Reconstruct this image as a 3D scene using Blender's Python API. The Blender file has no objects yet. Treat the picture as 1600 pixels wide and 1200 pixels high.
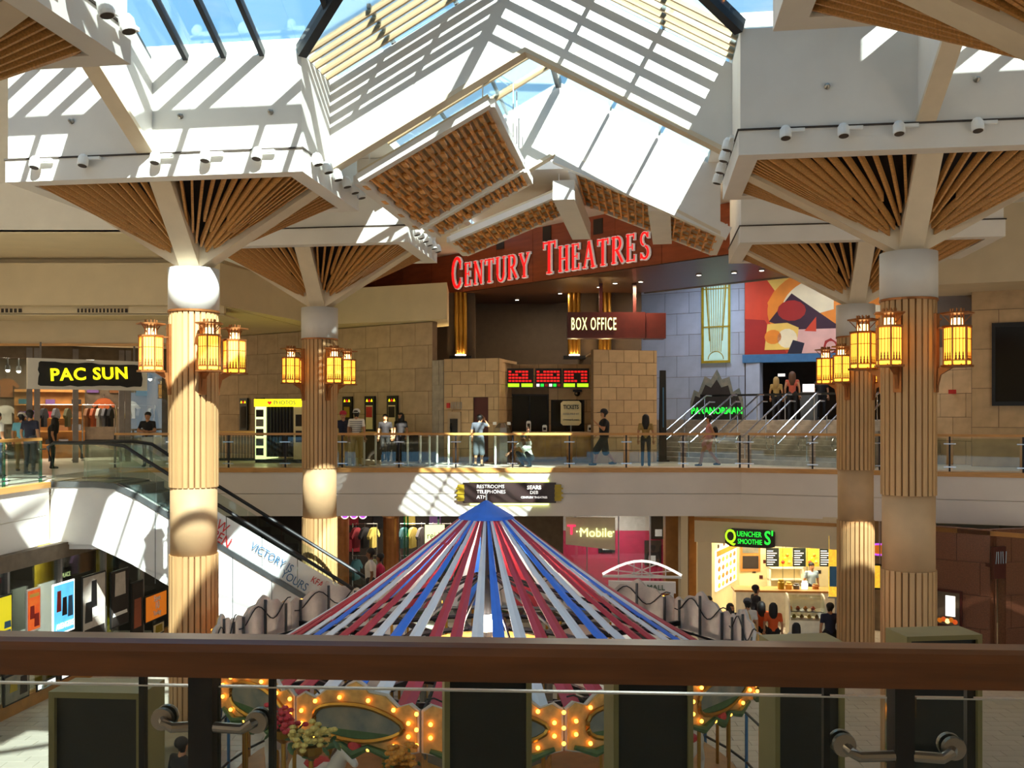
import bpy, bmesh, math, random
from mathutils import Vector, Matrix
random.seed(7)
R = math.radians
scene = bpy.context.scene
COL = scene.collection

# ---------------------------------------------------------------- camera
cam_d = bpy.data.cameras.new('camera'); cam = bpy.data.objects.new('camera', cam_d); COL.objects.link(cam)
cam.location = (0, 0, 1.6); cam.rotation_euler = (R(90), 0, 0)
cam_d.sensor_width = 36; cam_d.lens = 33.75; cam_d.shift_y = 0.03125; cam_d.clip_end = 500
scene.camera = cam
# ---------------------------------------------------------------- world: blue sky with light clouds
world = bpy.data.worlds.new('sky'); scene.world = world; world.use_nodes = True
wn = world.node_tree; wn.nodes.clear()
def wnode(t, **k):
    n = wn.nodes.new(t)
    for a, b in k.items(): setattr(n, a, b)
    return n
w_out = wnode('ShaderNodeOutputWorld'); w_bg = wnode('ShaderNodeBackground')
w_tc = wnode('ShaderNodeTexCoord'); w_no = wnode('ShaderNodeTexNoise'); w_rp = wnode('ShaderNodeValToRGB'); w_map = wnode('ShaderNodeMapping')
w_map.inputs['Scale'].default_value = (1, 1, 3)
w_no.inputs['Scale'].default_value = 3.0; w_no.inputs['Detail'].default_value = 6
w_rp.color_ramp.elements[0].position = 0.48; w_rp.color_ramp.elements[0].color = (0.34, 0.66, 0.98, 1)
w_rp.color_ramp.elements[1].position = 0.66; w_rp.color_ramp.elements[1].color = (0.95, 0.97, 1.0, 1)
wn.links.new(w_tc.outputs['Generated'], w_map.inputs['Vector']); wn.links.new(w_map.outputs[0], w_no.inputs['Vector'])
wn.links.new(w_no.outputs['Fac'], w_rp.inputs[0]); wn.links.new(w_rp.outputs[0], w_bg.inputs[0]); wn.links.new(w_bg.outputs[0], w_out.inputs[0])
w_bg.inputs[1].default_value = 1.0
# ---------------------------------------------------------------- sun: behind the camera, a little from the right, about 41 degrees up
sun_d = bpy.data.lights.new('sun', 'SUN'); sun = bpy.data.objects.new('sun', sun_d); COL.objects.link(sun)
SUN = Vector((-0.36, 1.0, -0.92)).normalized()
sun.rotation_euler = SUN.to_track_quat('-Z', 'Y').to_euler(); sun.location = (4, -20, 30)
sun_d.energy = 22.0; sun_d.angle = R(0.55); sun_d.color = (1.0, 0.93, 0.80)
# ---------------------------------------------------------------- exposure
vs = scene.view_settings
scene.display_settings.display_device = 'sRGB'
vs.view_transform = 'Standard'; vs.look = 'None'; vs.gamma = 1.0; vs.exposure = 0.45; vs.use_curve_mapping = False
try:
    scene.cycles.max_bounces = 7; scene.cycles.diffuse_bounces = 4; scene.cycles.glossy_bounces = 3
    scene.cycles.transparent_max_bounces = 16; scene.cycles.sample_clamp_indirect = 6.0
    scene.cycles.caustics_reflective = False; scene.cycles.caustics_refractive = False
except Exception: pass

# ---------------------------------------------------------------- measuring helpers (camera at 0,0,1.6; 1500 px focal length; horizon row 650)
F = 1500.0
def PX(px, d): return (px - 800.0) * d / F
def PZ(py, d): return 1.6 - (py - 650.0) * d / F
def P(px, py, d): return Vector((PX(px, d), d, PZ(py, d)))
TH = R(8.0); CT, ST = math.cos(TH), math.sin(TH)
OX, OY = 0.03, 16.0
def B(a, b, z=0.0):                       # building frame: a across the nave, b along it
    return Vector((OX + a * CT + b * ST, OY - a * ST + b * CT, z))
def lin(h):
    h = h.lstrip('#'); out = []
    for i in (0, 2, 4):
        v = int(h[i:i+2], 16) / 255.0
        out.append(v / 12.92 if v <= 0.04045 else ((v + 0.055) / 1.055) ** 2.4)
    return (out[0], out[1], out[2], 1.0)

# ---------------------------------------------------------------- materials
MATS = {}
def mat(name, col, rough=0.6, metal=0.0, var=0.12, scale=4.0, bump=0.0, emit=0.0, ecol=None, objvar=0.0, stretch=None, col2=None, spec=None):
    m = bpy.data.materials.new(name); m.use_nodes = True; nt = m.node_tree; N = nt.nodes; L = nt.links
    p = N['Principled BSDF']; c = lin(col)
    p.inputs['Roughness'].default_value = rough; p.inputs['Metallic'].default_value = metal
    if spec is not None: p.inputs['Specular IOR Level'].default_value = spec
    tc = N.new('ShaderNodeTexCoord'); no = N.new('ShaderNodeTexNoise'); no.inputs['Scale'].default_value = scale; no.inputs['Detail'].default_value = 4
    src = tc.outputs['Object']
    if stretch:
        mp = N.new('ShaderNodeMapping'); mp.inputs['Scale'].default_value = stretch; L.new(src, mp.inputs['Vector']); src = mp.outputs[0]
    L.new(src, no.inputs['Vector'])
    rp = N.new('ShaderNodeValToRGB'); rp.color_ramp.elements[0].position = 0.3; rp.color_ramp.elements[1].position = 0.7
    c2 = lin(col2) if col2 else tuple(min(1, v * (1 + var)) for v in c[:3]) + (1,)
    c1 = c if col2 else tuple(v * (1 - var) for v in c[:3]) + (1,)
    rp.color_ramp.elements[0].color = c1; rp.color_ramp.elements[1].color = c2
    L.new(no.outputs['Fac'], rp.inputs[0]); out = rp.outputs[0]
    if objvar:
        oi = N.new('ShaderNodeObjectInfo'); hs = N.new('ShaderNodeHueSaturation'); mr = N.new('ShaderNodeMapRange')
        mr.inputs['To Min'].default_value = 1 - objvar; mr.inputs['To Max'].default_value = 1 + objvar
        L.new(oi.outputs['Random'], mr.inputs['Value']); L.new(mr.outputs[0], hs.inputs['Value']); L.new(out, hs.inputs['Color']); out = hs.outputs[0]
    L.new(out, p.inputs['Base Color'])
    if bump:
        bm_ = N.new('ShaderNodeBump'); bm_.inputs['Strength'].default_value = bump; bm_.inputs['Distance'].default_value = 0.02
        L.new(no.outputs['Fac'], bm_.inputs['Height']); L.new(bm_.outputs[0], p.inputs['Normal'])
    if emit:
        p.inputs['Emission Color'].default_value = lin(ecol or col); p.inputs['Emission Strength'].default_value = emit
    MATS[name] = m; return m
def glass_mat(name, tint, refl=0.08, rough=0.02, dens=0.0):
    """thin sheet of glass: mostly clear, reflecting more at a grazing angle, with a light tint"""
    m = bpy.data.materials.new(name); m.use_nodes = True; nt = m.node_tree; N = nt.nodes; L = nt.links; N.clear()
    o = N.new('ShaderNodeOutputMaterial'); t = N.new('ShaderNodeBsdfTransparent'); g = N.new('ShaderNodeBsdfGlossy'); mx = N.new('ShaderNodeMixShader')
    lw = N.new('ShaderNodeLayerWeight'); mr = N.new('ShaderNodeMapRange')
    no = N.new('ShaderNodeTexNoise'); no.inputs['Scale'].default_value = 1.5; rp = N.new('ShaderNodeValToRGB')
    c = lin(tint); rp.color_ramp.elements[0].color = tuple(v * 0.96 for v in c[:3]) + (1,); rp.color_ramp.elements[1].color = c
    L.new(no.outputs['Fac'], rp.inputs[0]); L.new(rp.outputs[0], t.inputs[0])
    g.inputs['Roughness'].default_value = rough; g.inputs['Color'].default_value = (0.9, 0.95, 0.95, 1); lw.inputs['Blend'].default_value = 0.25
    mr.inputs['To Min'].default_value = refl; mr.inputs['To Max'].default_value = 0.5
    L.new(lw.outputs['Fresnel'], mr.inputs['Value']); L.new(mr.outputs[0], mx.inputs[0]); L.new(t.outputs[0], mx.inputs[1]); L.new(g.outputs[0], mx.inputs[2])
    L.new(mx.outputs[0], o.inputs[0]); MATS[name] = m; return m

mat('plaster', '#E6E1DA', 0.75, var=0.03, scale=2.0)
mat('plaster_warm', '#D9C7A6', 0.8, var=0.04, scale=1.5)
mat('fascia_white', '#E2DAD2', 0.7, var=0.03, scale=1.2)
mat('soffit_trim', '#DCCBB0', 0.7, var=0.04)
mat('slat_wood', '#C08A4C', 0.5, var=0.25, scale=6, stretch=(8, 1, 8))
mat('lattice_wood', '#DE9E54', 0.5, var=0.25, scale=5, objvar=0.22)
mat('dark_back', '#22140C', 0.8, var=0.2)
mat('blade_tan', '#B0946E', 0.6, var=0.08)
mat('dark_metal', '#26262A', 0.4, 0.6, var=0.1)
mat('black', '#0B0B0B', 0.5, var=0.2)
mat('black_gloss', '#08080A', 0.12, var=0.2)
mat('chrome', '#C9CCCE', 0.22, 1.0, var=0.05)
mat('brushed', '#9A948C', 0.35, 1.0, var=0.1)
mat('brass', '#B98A3C', 0.3, 1.0, var=0.1)
mat('rail_wood', '#C8934F', 0.35, var=0.15, scale=3, stretch=(1, 12, 12))
mat('rail_dark_wood', '#6A3D1E', 0.3, var=0.22, scale=3, stretch=(1.2, 14, 14))
mat('column_cap', '#D8D3CC', 0.6, var=0.03)
mat('column_board', '#C49A68', 0.55, var=0.1, scale=3, stretch=(6, 6, 0.6), objvar=0.05)
mat('column_core', '#6B4A2C', 0.7, var=0.1)
mat('column_smooth', '#C8A47A', 0.6, var=0.05)
mat('copper', '#9A6236', 0.4, 0.7, var=0.2)
mat('amber_glass', '#FFC65A', 0.3, var=0.1, emit=2.2, ecol='#FFA832')
mat('amber_hot', '#FFE2A0', 0.3, var=0.1, emit=4.0, ecol='#FFD890')
mat('theatre_brown', '#A4512C', 0.45, var=0.18, scale=1.2, stretch=(1, 1, 6))
mat('theatre_dark', '#5C4A36', 0.6, var=0.1)
mat('theatre_soffit', '#4A2A1A', 0.35, var=0.15)
mat('stone', '#B8A084', 0.7, var=0.14, scale=2.5, objvar=0.10, bump=0.1)
mat('stone_gray', '#A89F94', 0.6, var=0.2, scale=4, objvar=0.06)
mat('stone_box', '#C6A880', 0.65, var=0.14, scale=2.5, objvar=0.09, bump=0.1)
mat('stone_blue', '#A9B0C0', 0.7, var=0.08, scale=2, objvar=0.06)
mat('mortar', '#7B6650', 0.9)
mat('marble', '#D6A95C', 0.25, var=0.3, scale=2.2, col2='#9A6B2C')
mat('granite', '#7A4E38', 0.4, var=0.25, scale=30)
mat('floor_tile', '#C9BEB0', 0.3, var=0.06, scale=3, objvar=0.05)
mat('floor_joint', '#8F877B', 0.8)
mat('floor_pale', '#D8CDBC', 0.28, var=0.08, scale=1.0)
mat('white_gloss', '#F0EFEC', 0.3, var=0.02)
mat('white_panel', '#EDEBE8', 0.45, var=0.02)
mat('sign_white', '#EFE8E0', 0.5, emit=0.15); mat('red_letter', '#D81C1C', 0.4, emit=0.75, ecol='#E81A1A')
mat('white_letter', '#F5F0EA', 0.4, emit=0.8)
mat('red_print', '#C22626', 0.5); mat('blue_print', '#3B6F9A', 0.5); mat('pale_print', '#BFD3DE', 0.5)
mat('yellow_neon', '#F2E022', 0.4, emit=1.4, ecol='#F0E010')
mat('green_neon', '#3CE04A', 0.4, emit=1.2, ecol='#1FD838')
mat('lime', '#B9F02E', 0.4, emit=1.0, ecol='#A8E81A')
mat('cream_neon', '#EAF0B8', 0.4, emit=1.4, ecol='#DDE8A0')
mat('pink_neon', '#E8436A', 0.4, emit=0.9, ecol='#E8335A')
mat('violet_neon', '#C060E0', 0.4, emit=0.8, ecol='#C050E8')
mat('maroon', '#4A1712', 0.4, var=0.15)
mat('door_red', '#4E1410', 0.5)
mat('sign_dark', '#2A1B1A', 0.35, var=0.15)
mat('gold', '#A89020', 0.4, 0.3, var=0.15)
mat('lamp_white', '#FFF6E6', 0.4, emit=9.0, ecol='#FFF0D8')
mat('bulb', '#FFD080', 0.3, emit=7.0, ecol='#FF9A30')
mat('tube_glow', '#E9F5B0', 0.4, emit=3.0, ecol='#DDF080')
mat('cloth_red', '#C03A4E', 0.45, var=0.06); mat('cloth_white', '#E8ECF6', 0.45, var=0.03); mat('cloth_blue', '#3C7EF2', 0.5, var=0.08)
mat('board_gray', '#C6BBB0', 0.8, var=0.12, scale=6)
mat('cream_carved', '#C99A4E', 0.45, var=0.3, scale=8, bump=0.3)
mat('leaf_green', '#3E5A30', 0.6, var=0.3, scale=8)
mat('scenery', '#5E6660', 0.6, var=0.3, scale=4, col2='#8E8470')
mat('olive', '#8A7E50', 0.5, var=0.1)
mat('concrete', '#9E9678', 0.8, var=0.15)
mat('rubber', '#15161A', 0.45)
mat('step_metal', '#6C7072', 0.4, 0.8)
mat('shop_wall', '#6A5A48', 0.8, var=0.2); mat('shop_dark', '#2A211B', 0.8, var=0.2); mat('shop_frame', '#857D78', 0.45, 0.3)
mat('shop_cream', '#E6D7A8', 0.7, var=0.04); mat('shop_pink', '#C02850', 0.6); mat('wood_mid', '#B07A3A', 0.5, var=0.15)
mat('counter_white', '#E8E2D0', 0.4)
mat('vent_dark', '#3B3028', 0.7)
glass_mat('glass_near', '#F4F8F6', 0.006); glass_mat('glass_rail', '#EFF6F2', 0.025); glass_mat('glass_roof', '#E8F3F8', 0.03); glass_mat('glass_shop', '#E6ECEA', 0.07); glass_mat('glass_teal', '#7CC4B0', 0.06)

# ---------------------------------------------------------------- mesh builder
class G:
    def __init__(s): s.v = []; s.f = []; s.m = []
    def _add(s, vs, fs, mi=0):
        o = len(s.v); s.v += [tuple(p) for p in vs]; s.f += [tuple(i + o for i in f) for f in fs]; s.m += [mi] * len(fs); return s
    def hexa(s, p, mi=0):     # p: bottom 4 (ccw), top 4
        return s._add(p, [(0, 3, 2, 1), (4, 5, 6, 7), (0, 1, 5, 4), (1, 2, 6, 5), (2, 3, 7, 6), (3, 0, 4, 7)], mi)
    def box(s, x0, x1, y0, y1, z0, z1, mi=0):
        return s.hexa([(x0, y0, z0), (x1, y0, z0), (x1, y1, z0), (x0, y1, z0), (x0, y0, z1), (x1, y0, z1), (x1, y1, z1), (x0, y1, z1)], mi)
    def bar(s, p, q, w, h, up=(0, 0, 1), mi=0):
        p = Vector(p); q = Vector(q); d = (q - p).normalized(); sd = d.cross(Vector(up))
        if sd.length < 1e-4: sd = Vector((1, 0, 0))
        sd.normalize(); u = sd.cross(d).normalized(); a = sd * w / 2; b = u * h / 2
        return s.hexa([p - a - b, p + a - b, q + a - b, q - a - b, p - a + b, p + a + b, q + a + b, q - a + b], mi)
    def prism(s, poly, y0, y1, mi=0):   # outline in x,z pushed along y
        n = len(poly); vs = [(x, y0, z) for x, z in poly] + [(x, y1, z) for x, z in poly]
        fs = [tuple(range(n)), tuple(range(2 * n - 1, n - 1, -1))] + [(i, i + n, (i + 1) % n + n, (i + 1) % n) for i in range(n)]
        return s._add(vs, fs, mi)
    def prismz(s, poly, z0, z1, mi=0):  # outline in x,y pushed along z
        n = len(poly); vs = [(x, y, z0) for x, y in poly] + [(x, y, z1) for x, y in poly]
        fs = [tuple(range(n - 1, -1, -1)), tuple(range(n, 2 * n))] + [(i, (i + 1) % n, (i + 1) % n + n, i + n) for i in range(n)]
        return s._add(vs, fs, mi)
    def slab(s, quad, t, mi=0):         # planar polygon (3d points) thickened along its normal by t
        q = [Vector(p) for p in quad]; n = (q[1] - q[0]).cross(q[2] - q[0]).normalized() * t; k = len(q)
        vs = q + [p + n for p in q]
        fs = [tuple(range(k - 1, -1, -1)), tuple(range(k, 2 * k))] + [(i, (i + 1) % k, (i + 1) % k + k, i + k) for i in range(k)]
        return s._add(vs, fs, mi)
    def tube(s, pts, r, n=8, mi=0, closed=False):
        pts = [Vector(p) for p in pts]; k = len(pts); rs = r if isinstance(r, (list, tuple)) else [r] * k; vs = []
        for i, p in enumerate(pts):
            d = (pts[min(i + 1, k - 1)] - pts[max(i - 1, 0)]).normalized()
            a = d.cross(Vector((0, 0, 1)))
            if a.length < 1e-3: a = d.cross(Vector((0, 1, 0)))
            a.normalize(); b = a.cross(d)
            for j in range(n):
                t = 2 * math.pi * j / n; vs.append(p + (a * math.cos(t) + b * math.sin(t)) * rs[i])
        fs = [(i * n + j, i * n + (j + 1) % n, (i + 1) * n + (j + 1) % n, (i + 1) * n + j) for i in range(k - 1) for j in range(n)]
        fs += [tuple(range(n - 1, -1, -1)), tuple(range((k - 1) * n, k * n))]
        return s._add(vs, fs, mi)
    def lathe(s, prof, n=24, c=(0, 0, 0), mi=0, ang=0.0):  # prof: (r, z)
        vs = []; k = len(prof)
        for r, z in prof:
            for j in range(n):
                t = 2 * math.pi * j / n + ang; vs.append((c[0] + r * math.cos(t), c[1] + r * math.sin(t), c[2] + z))
        fs = [(i * n + j, i * n + (j + 1) % n, (i + 1) * n + (j + 1) % n, (i + 1) * n + j) for i in range(k - 1) for j in range(n)]
        fs += [tuple(range(n - 1, -1, -1)), tuple(range((k - 1) * n, k * n))]
        return s._add(vs, fs, mi)
    def ball(s, c, r, n=8, k=5, mi=0):
        rr = r if isinstance(r, (list, tuple)) else (r, r, r); vs = [(c[0], c[1], c[2] - rr[2])]
        for i in range(1, k):
            ph = -math.pi / 2 + math.pi * i / k
            for j in range(n):
                t = 2 * math.pi * j / n; vs.append((c[0] + rr[0] * math.cos(ph) * math.cos(t), c[1] + rr[1] * math.cos(ph) * math.sin(t), c[2] + rr[2] * math.sin(ph)))
        vs.append((c[0], c[1], c[2] + rr[2])); e = len(vs) - 1; fs = [(0, 1 + (j + 1) % n, 1 + j) for j in range(n)]
        for i in range(k - 2):
            fs += [(1 + i * n + j, 1 + i * n + (j + 1) % n, 1 + (i + 1) * n + (j + 1) % n, 1 + (i + 1) * n + j) for j in range(n)]
        fs += [(1 + (k - 2) * n + j, 1 + (k - 2) * n + (j + 1) % n, e) for j in range(n)]
        return s._add(vs, fs, mi)
    def mesh(s, name, mats, smooth=False):
        me = bpy.data.meshes.new(name); me.from_pydata(s.v, [], s.f)
        for m in (mats if isinstance(mats, (list, tuple)) else [mats]): me.materials.append(MATS[m] if isinstance(m, str) else m)
        for i, p in enumerate(me.polygons): p.material_index = s.m[i]; p.use_smooth = smooth
        bm = bmesh.new(); bm.from_mesh(me); bmesh.ops.recalc_face_normals(bm, faces=bm.faces[:]); bm.to_mesh(me); bm.free()
        me.update(); return me
    def build(s, name, mats, parent=None, loc=(0, 0, 0), rz=0.0, smooth=False, rot=None):
        return put(name, s.mesh(name, mats, smooth), parent, loc, rz, rot)
def put(name, me, parent=None, loc=(0, 0, 0), rz=0.0, rot=None):
    o = bpy.data.objects.new(name, me); COL.objects.link(o); o.location = loc
    o.rotation_euler = rot if rot else (0, 0, rz)
    if parent: o.parent = parent
    return o
def tag(o, label=None, cat=None, group=None, kind=None):
    if label: o['label'] = label
    if cat: o['category'] = cat
    if group: o['group'] = group
    if kind: o['kind'] = kind
    return o
def thing(name, label, cat, loc=(0, 0, 0), rz=0.0, group=None):
    o = bpy.data.objects.new(name, None); COL.objects.link(o); o.location = loc; o.rotation_euler = (0, 0, rz); o.empty_display_size = 0.1
    return tag(o, label, cat, group)
def struct(name, label=None, loc=(0, 0, 0), rz=0.0):
    o = bpy.data.objects.new(name, None); COL.objects.link(o); o.location = loc; o.rotation_euler = (0, 0, rz); o['kind'] = 'structure'
    o['label'] = label; o['category'] = name.split('_')[0]
    return o
def S(o, label):
    o['kind'] = 'structure'; o['label'] = label; o['category'] = o.name.split('.')[0].split('_')[0]; return o
def copy_tree(o, parent=None, **kw):
    c = o.copy(); COL.objects.link(c); c.parent = parent
    for ch in list(o.children): copy_tree(ch, c)
    return c
def text(name, body, size, m, parent=None, loc=(0, 0, 0), rz=0.0, depth=0.01, align='CENTER', sx=1.0, bold=0.0, spacing=1.0, rot=None):
    cu = bpy.data.curves.new(name, 'FONT'); cu.body = body; cu.size = size; cu.extrude = depth; cu.align_x = align; cu.align_y = 'CENTER'
    cu.offset = bold; cu.space_character = spacing; cu.resolution_u = 3
    t = bpy.data.objects.new(name, cu); me = bpy.data.meshes.new_from_object(t); bpy.data.objects.remove(t); bpy.data.curves.remove(cu)
    me.materials.clear(); me.materials.append(MATS[m])
    o = put(name, me, parent, loc, rot=rot or (R(90), 0, rz)); o.scale = (sx, 1, 1); return o
def lamp_area(parent, loc, size, energy, col=(1, 0.82, 0.6), rot=(0, 0, 0), shape='DISK'):
    d = bpy.data.lights.new('lamp_glow', 'AREA'); d.shape = shape; d.size = size; d.energy = energy; d.color = col
    if parent is None:                       # shop fill light, with an added fixture: rim, stem and diffuser
        parent = thing('ceiling_light', 'round fill light added inside a shop', 'light', loc, 0, 'added shop fill lights'); loc = (0, 0, -.06); r = size * .3
        G().lathe([(r, 0), (r, .05), (.05, .06), (.05, .2)], 20).build('rim', 'brushed', parent); G().lathe([(r * .9, -.02), (r * .9, 0)], 20).build('diffuser', 'lamp_white', parent)
    o = bpy.data.objects.new('lamp_glow', d); COL.objects.link(o); o.location = loc; o.rotation_euler = rot
    if parent: o.parent = parent
    return o
# ================================================================ the setting
GZ = -5.0                                   # ground floor level
g = G(); g.box(-32, 32, -8, 48, GZ - 0.3, GZ)
floor = S(g.build('floor', 'floor_joint'), 'pale tiled ground floor of the mall')
tile_me = G().box(0.006, 0.594, 0.006, 0.294, 0, 0.012).mesh('floor_tile', 'floor_tile')
nt_ = 0; rest = G()
def seen_floor(px, py):                     # openings between the cabinets and the rail through which the ground floor shows
    return py > 1040 and (px < 90 or 225 < px < 480 or 1075 < px < 1215 or 1300 < px < 1420 or px > 1500)
cand = []
for j in range(0, 60):
    for i in range(-34, 36):
        x = i * 0.6 + (0.3 if j % 2 else 0); y = 12.6 + j * 0.3; px = 800 + 1500 * (x + .3) / y; py = 650 + 1500 * 6.6 / y
        if -30 < px < 1630 and py < 1240: cand.append((not seen_floor(px, py), y, x))
cand.sort()
for q, (h, y, x) in enumerate(cand):
    if not h and nt_ < 300: put('floor_tile', tile_me, floor, (x, y, GZ)); nt_ += 1
    elif q % 1 == 0: rest.box(x + .006, x + .594, y + .006, y + .294, GZ, GZ + 0.012)
tag(rest.build('floor_tile', 'floor_tile', floor), kind='stuff')

# near upper floor with the ledge outside its rail
g = G(); g.box(-14, 14, -8, 2.62, -0.5, 0)
S(g.build('floor', 'floor_pale'), 'upper floor in front of the near wooden rail')
g = G(); g.box(-4.2, 4.2, 2.62, 5.0, -0.7, -0.25)
S(g.build('floor', 'concrete'), 'lower ledge outside the near rail carrying the dark cabinets')
g = G(); g.box(-14, 14, -8, -7.7, 0, 7.9); S(g.build('wall_back', 'plaster_warm'), 'cream wall behind the viewer on the upper floor')

# upper floor around the well
slab_poly = [(-11.75, 5), (-11.2, 23.0), (-11.2, 24.9), (-12.3, 24.9), (-12.3, 29.4), (7.02, 29.4), (14.24, 26.7), (21, 24.2), (30, 24.2), (30, 47), (-30, 47), (-30, 5)]
g = G(); g.prismz(slab_poly, -0.2, 0)
S(g.build('floor', 'floor_pale'), 'pale upper floor around the well')
g = G(); g.prismz([(x + (0.02 if x < -9 else 0), y + 0.03) for x, y in slab_poly], -1.44, -0.2)
S(g.build('ceiling', 'soffit_trim'), 'cream soffit under the upper floor')

def edge_fascia(label, p, q, ext=0.0):
    p = Vector((p[0], p[1], 0)); q = Vector((q[0], q[1], 0)); L = (q - p).length; rz = math.atan2(q.y - p.y, q.x - p.x)
    w = struct('wall_fascia', label, p, rz)
    G().box(-ext, L + ext, -0.06, 0.05, -0.77, -0.12).build('fascia_panel', 'fascia_white', w)
    G().box(-ext, L + ext, -0.06, 0.05, -1.46, -0.785).build('fascia_panel', 'fascia_white', w)
    G().box(-ext, L + ext, -0.11, 0.06, -0.12, 0.015).build('wood_trim', 'rail_wood', w)
    return w
edge_fascia('white fascia of the far balcony with wooden edge trim', (-12.3, 29.4), (7.02, 29.4))
edge_fascia('white fascia of the balcony bending towards the stone wall and dark poster', (7.02, 29.4), (14.24, 26.7))
edge_fascia('white fascia past the dark framed poster', (14.24, 26.7), (21, 24.2))
edge_fascia('sunlit white fascia beside the escalator landing', (-11.75, 8), (-11.2, 23.1))

def railing(label, pts, n_per=1.72, z0=0.0, post_mat='dark_metal', h=1.07):
    t = thing('glass_railing', label, 'railing', (pts[0][0], pts[0][1], z0), 0, 'balcony railings')
    o = Vector((pts[0][0], pts[0][1], 0)); hr = []
    for (p, q) in zip(pts[:-1], pts[1:]):
        p = Vector((p[0], p[1], 0)) - o; q = Vector((q[0], q[1], 0)) - o; L = (q - p).length; d = (q - p) / L; nrm = Vector((-d.y, d.x, 0)); k = max(1, round(L / n_per)); st = L / k
        rz = math.atan2(d.y, d.x); off = nrm * 0.08
        G().box(0, L, -0.045, 0.045, h - 0.06, h).box(0, L, -0.035, 0.035, h, h + 0.012).build('handrail', 'rail_wood', t, p + off, rz)
        pm = G().box(-0.022, 0.022, -0.03, 0.03, 0, h - 0.06).mesh('post', post_mat)
        cm = G().box(-0.16, 0.16, -0.06, -0.035, 0, 0.03).mesh('clamp', 'chrome')
        gm = G().box(0.09, st - 0.09, -0.056, -0.044, 0.06, h - 0.11).mesh('glass_panel', 'glass_rail')
        for i in range(k + 1):
            pp = p + off + d * (i * st); po = put('post', pm, t, pp, rz); put('clamp', cm, po, (0, 0, h - .28)); put('clamp', cm, po, (0, 0, .13))
            if i < k: put('glass_panel', gm, t, pp, rz)
    return t
railing('long glass railing with wooden handrail in front of the theatre box office', [(-12.2, 29.42), (7.0, 29.42)])
railing('glass railing with wooden handrail in front of the stairs and stone wall with dark poster', [(7.22, 29.33), (14.24, 26.72), (21, 24.22)])
railing('glass railing with teal posts beside the escalator landing', [(-11.74, 9), (-11.22, 23.0)], 1.5, 0, 'glass_teal')

# ---------------------------------------------------------------- roof: two crossing gabled skylights
EZ, PITCH, HW = 7.85, 0.55, 3.69
CB0, CB1 = -5.15, 0.0                      # crossing between near canopies and first row
CM = (CB0 + CB1) / 2
def nz(a): return EZ + PITCH * (HW - abs(a))
def cz(b): return EZ + PITCH * min(b - CB0, CB1 - b)
sky = struct('skylight', 'glass gabled skylight with dark mullions and tan blades')
sky['category'] = 'skylight'
def pane(pts): G().slab([B(*p) for p in pts], 0.012).build('pane', 'glass_roof', sky)
INA = HW - (CB1 - CM)                      # where the cross ridge meets the nave slope
for s in (-1, 1):
    # nave beyond the crossing
    for b0, b1 in ((0, 1.5), (1.62, 4.0), (4.0, 6.4), (6.4, 8.25)):
        pane([(s * HW, b0, EZ), (0, b0, nz(0)), (0, b1, nz(0)), (s * HW, b1, EZ)])
    # nave slope inside the crossing
    pane([(s * HW, 0, EZ), (s * INA, CM, nz(INA)), (0, CM, nz(0)), (0, 0, nz(0))])
    pane([(s * HW, CB0, EZ), (s * INA, CM, nz(INA)), (0, CM, nz(0)), (0, CB0, nz(0))])
    # arms of the crossing, far and near slopes, in strips between the mullions
    k = 9 if s < 0 else 11; da = 0.95; a = HW
    pane([(s * HW, 0, EZ), (s * HW, CM, cz(CM)), (s * INA, CM, cz(CM))]); pane([(s * HW, CB0, EZ), (s * HW, CM, cz(CM)), (s * INA, CM, cz(CM))])
    for i in range(k):
        for bb in ((CB1, CB0) if s < 0 else (CB1,)):
            pane([(s * (a + i * da), bb, EZ), (s * (a + (i + 1) * da), bb, EZ), (s * (a + (i + 1) * da), CM, cz(CM)), (s * (a + i * da), CM, cz(CM))])
    mm = [(x * 0.7) for x in range(1, 11)]
    for x in mm:
        a_ = HW + x
        for bb in (CB1, CB0):
            G().bar(B(s * a_, bb, EZ + 0.02), B(s * a_, CM, cz(CM) + 0.02), 0.085, 0.13).build('mullion', 'dark_metal', sky)
    for x in (0.7, 1.4, 2.1):
        a_ = HW - x
        for sg, bb in ((1, CB1), (-1, CB0)):
            bstart = CM + (bb - CM) * (1 - x / (HW - INA) ) if a_ > INA else CM
            if a_ > INA: G().bar(B(s * a_, bstart, cz(bstart) + 0.02), B(s * a_, CM, cz(CM) + 0.02), 0.085, 0.13).build('mullion', 'dark_metal', sky)
    for bb in (CB1, CB0):                   # valley beams
        G().bar(B(s * HW, bb, EZ + 0.02), B(s * INA, CM, nz(INA) + 0.02), 0.16, 0.24).build('valley_beam', 'dark_metal', sky)
    G().bar(B(s * (HW + 8), CM, cz(CM) + 0.05), B(s * INA, CM, cz(CM) + 0.05), 0.16, 0.2).build('ridge_beam', 'dark_metal', sky)
    # tan blades on the nave slopes by the gable walls
    for b in (0.12, 0.42, 0.72, 1.02, 1.30, 1.8, 2.05, 2.3, 2.55, 2.8, 3.05, 3.3, 3.55, 3.8):
        G().bar(B(s * HW, b, EZ + 0.02), B(s * 0.05, b, nz(0) + 0.02), 0.055, 0.10).build('blade', 'blade_tan', sky)
    for b in (4.3, 5.5, 6.7):
        G().bar(B(s * HW, b, EZ + 0.02), B(s * 0.05, b, nz(0) + 0.02), 0.09, 0.14).build('blade', 'blade_tan', sky)
    for a_ in (1.3, 2.5):
        G().bar(B(s * a_, 0.0, nz(a_) + 0.08), B(s * a_, 8.2, nz(a_) + 0.08), 0.06, 0.08).build('purlin', 'dark_metal', sky)
G().bar(B(0, CM, nz(0) + 0.05), B(0, 8.2, nz(0) + 0.05), 0.14, 0.18).build('ridge_beam', 'dark_metal', sky)
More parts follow.
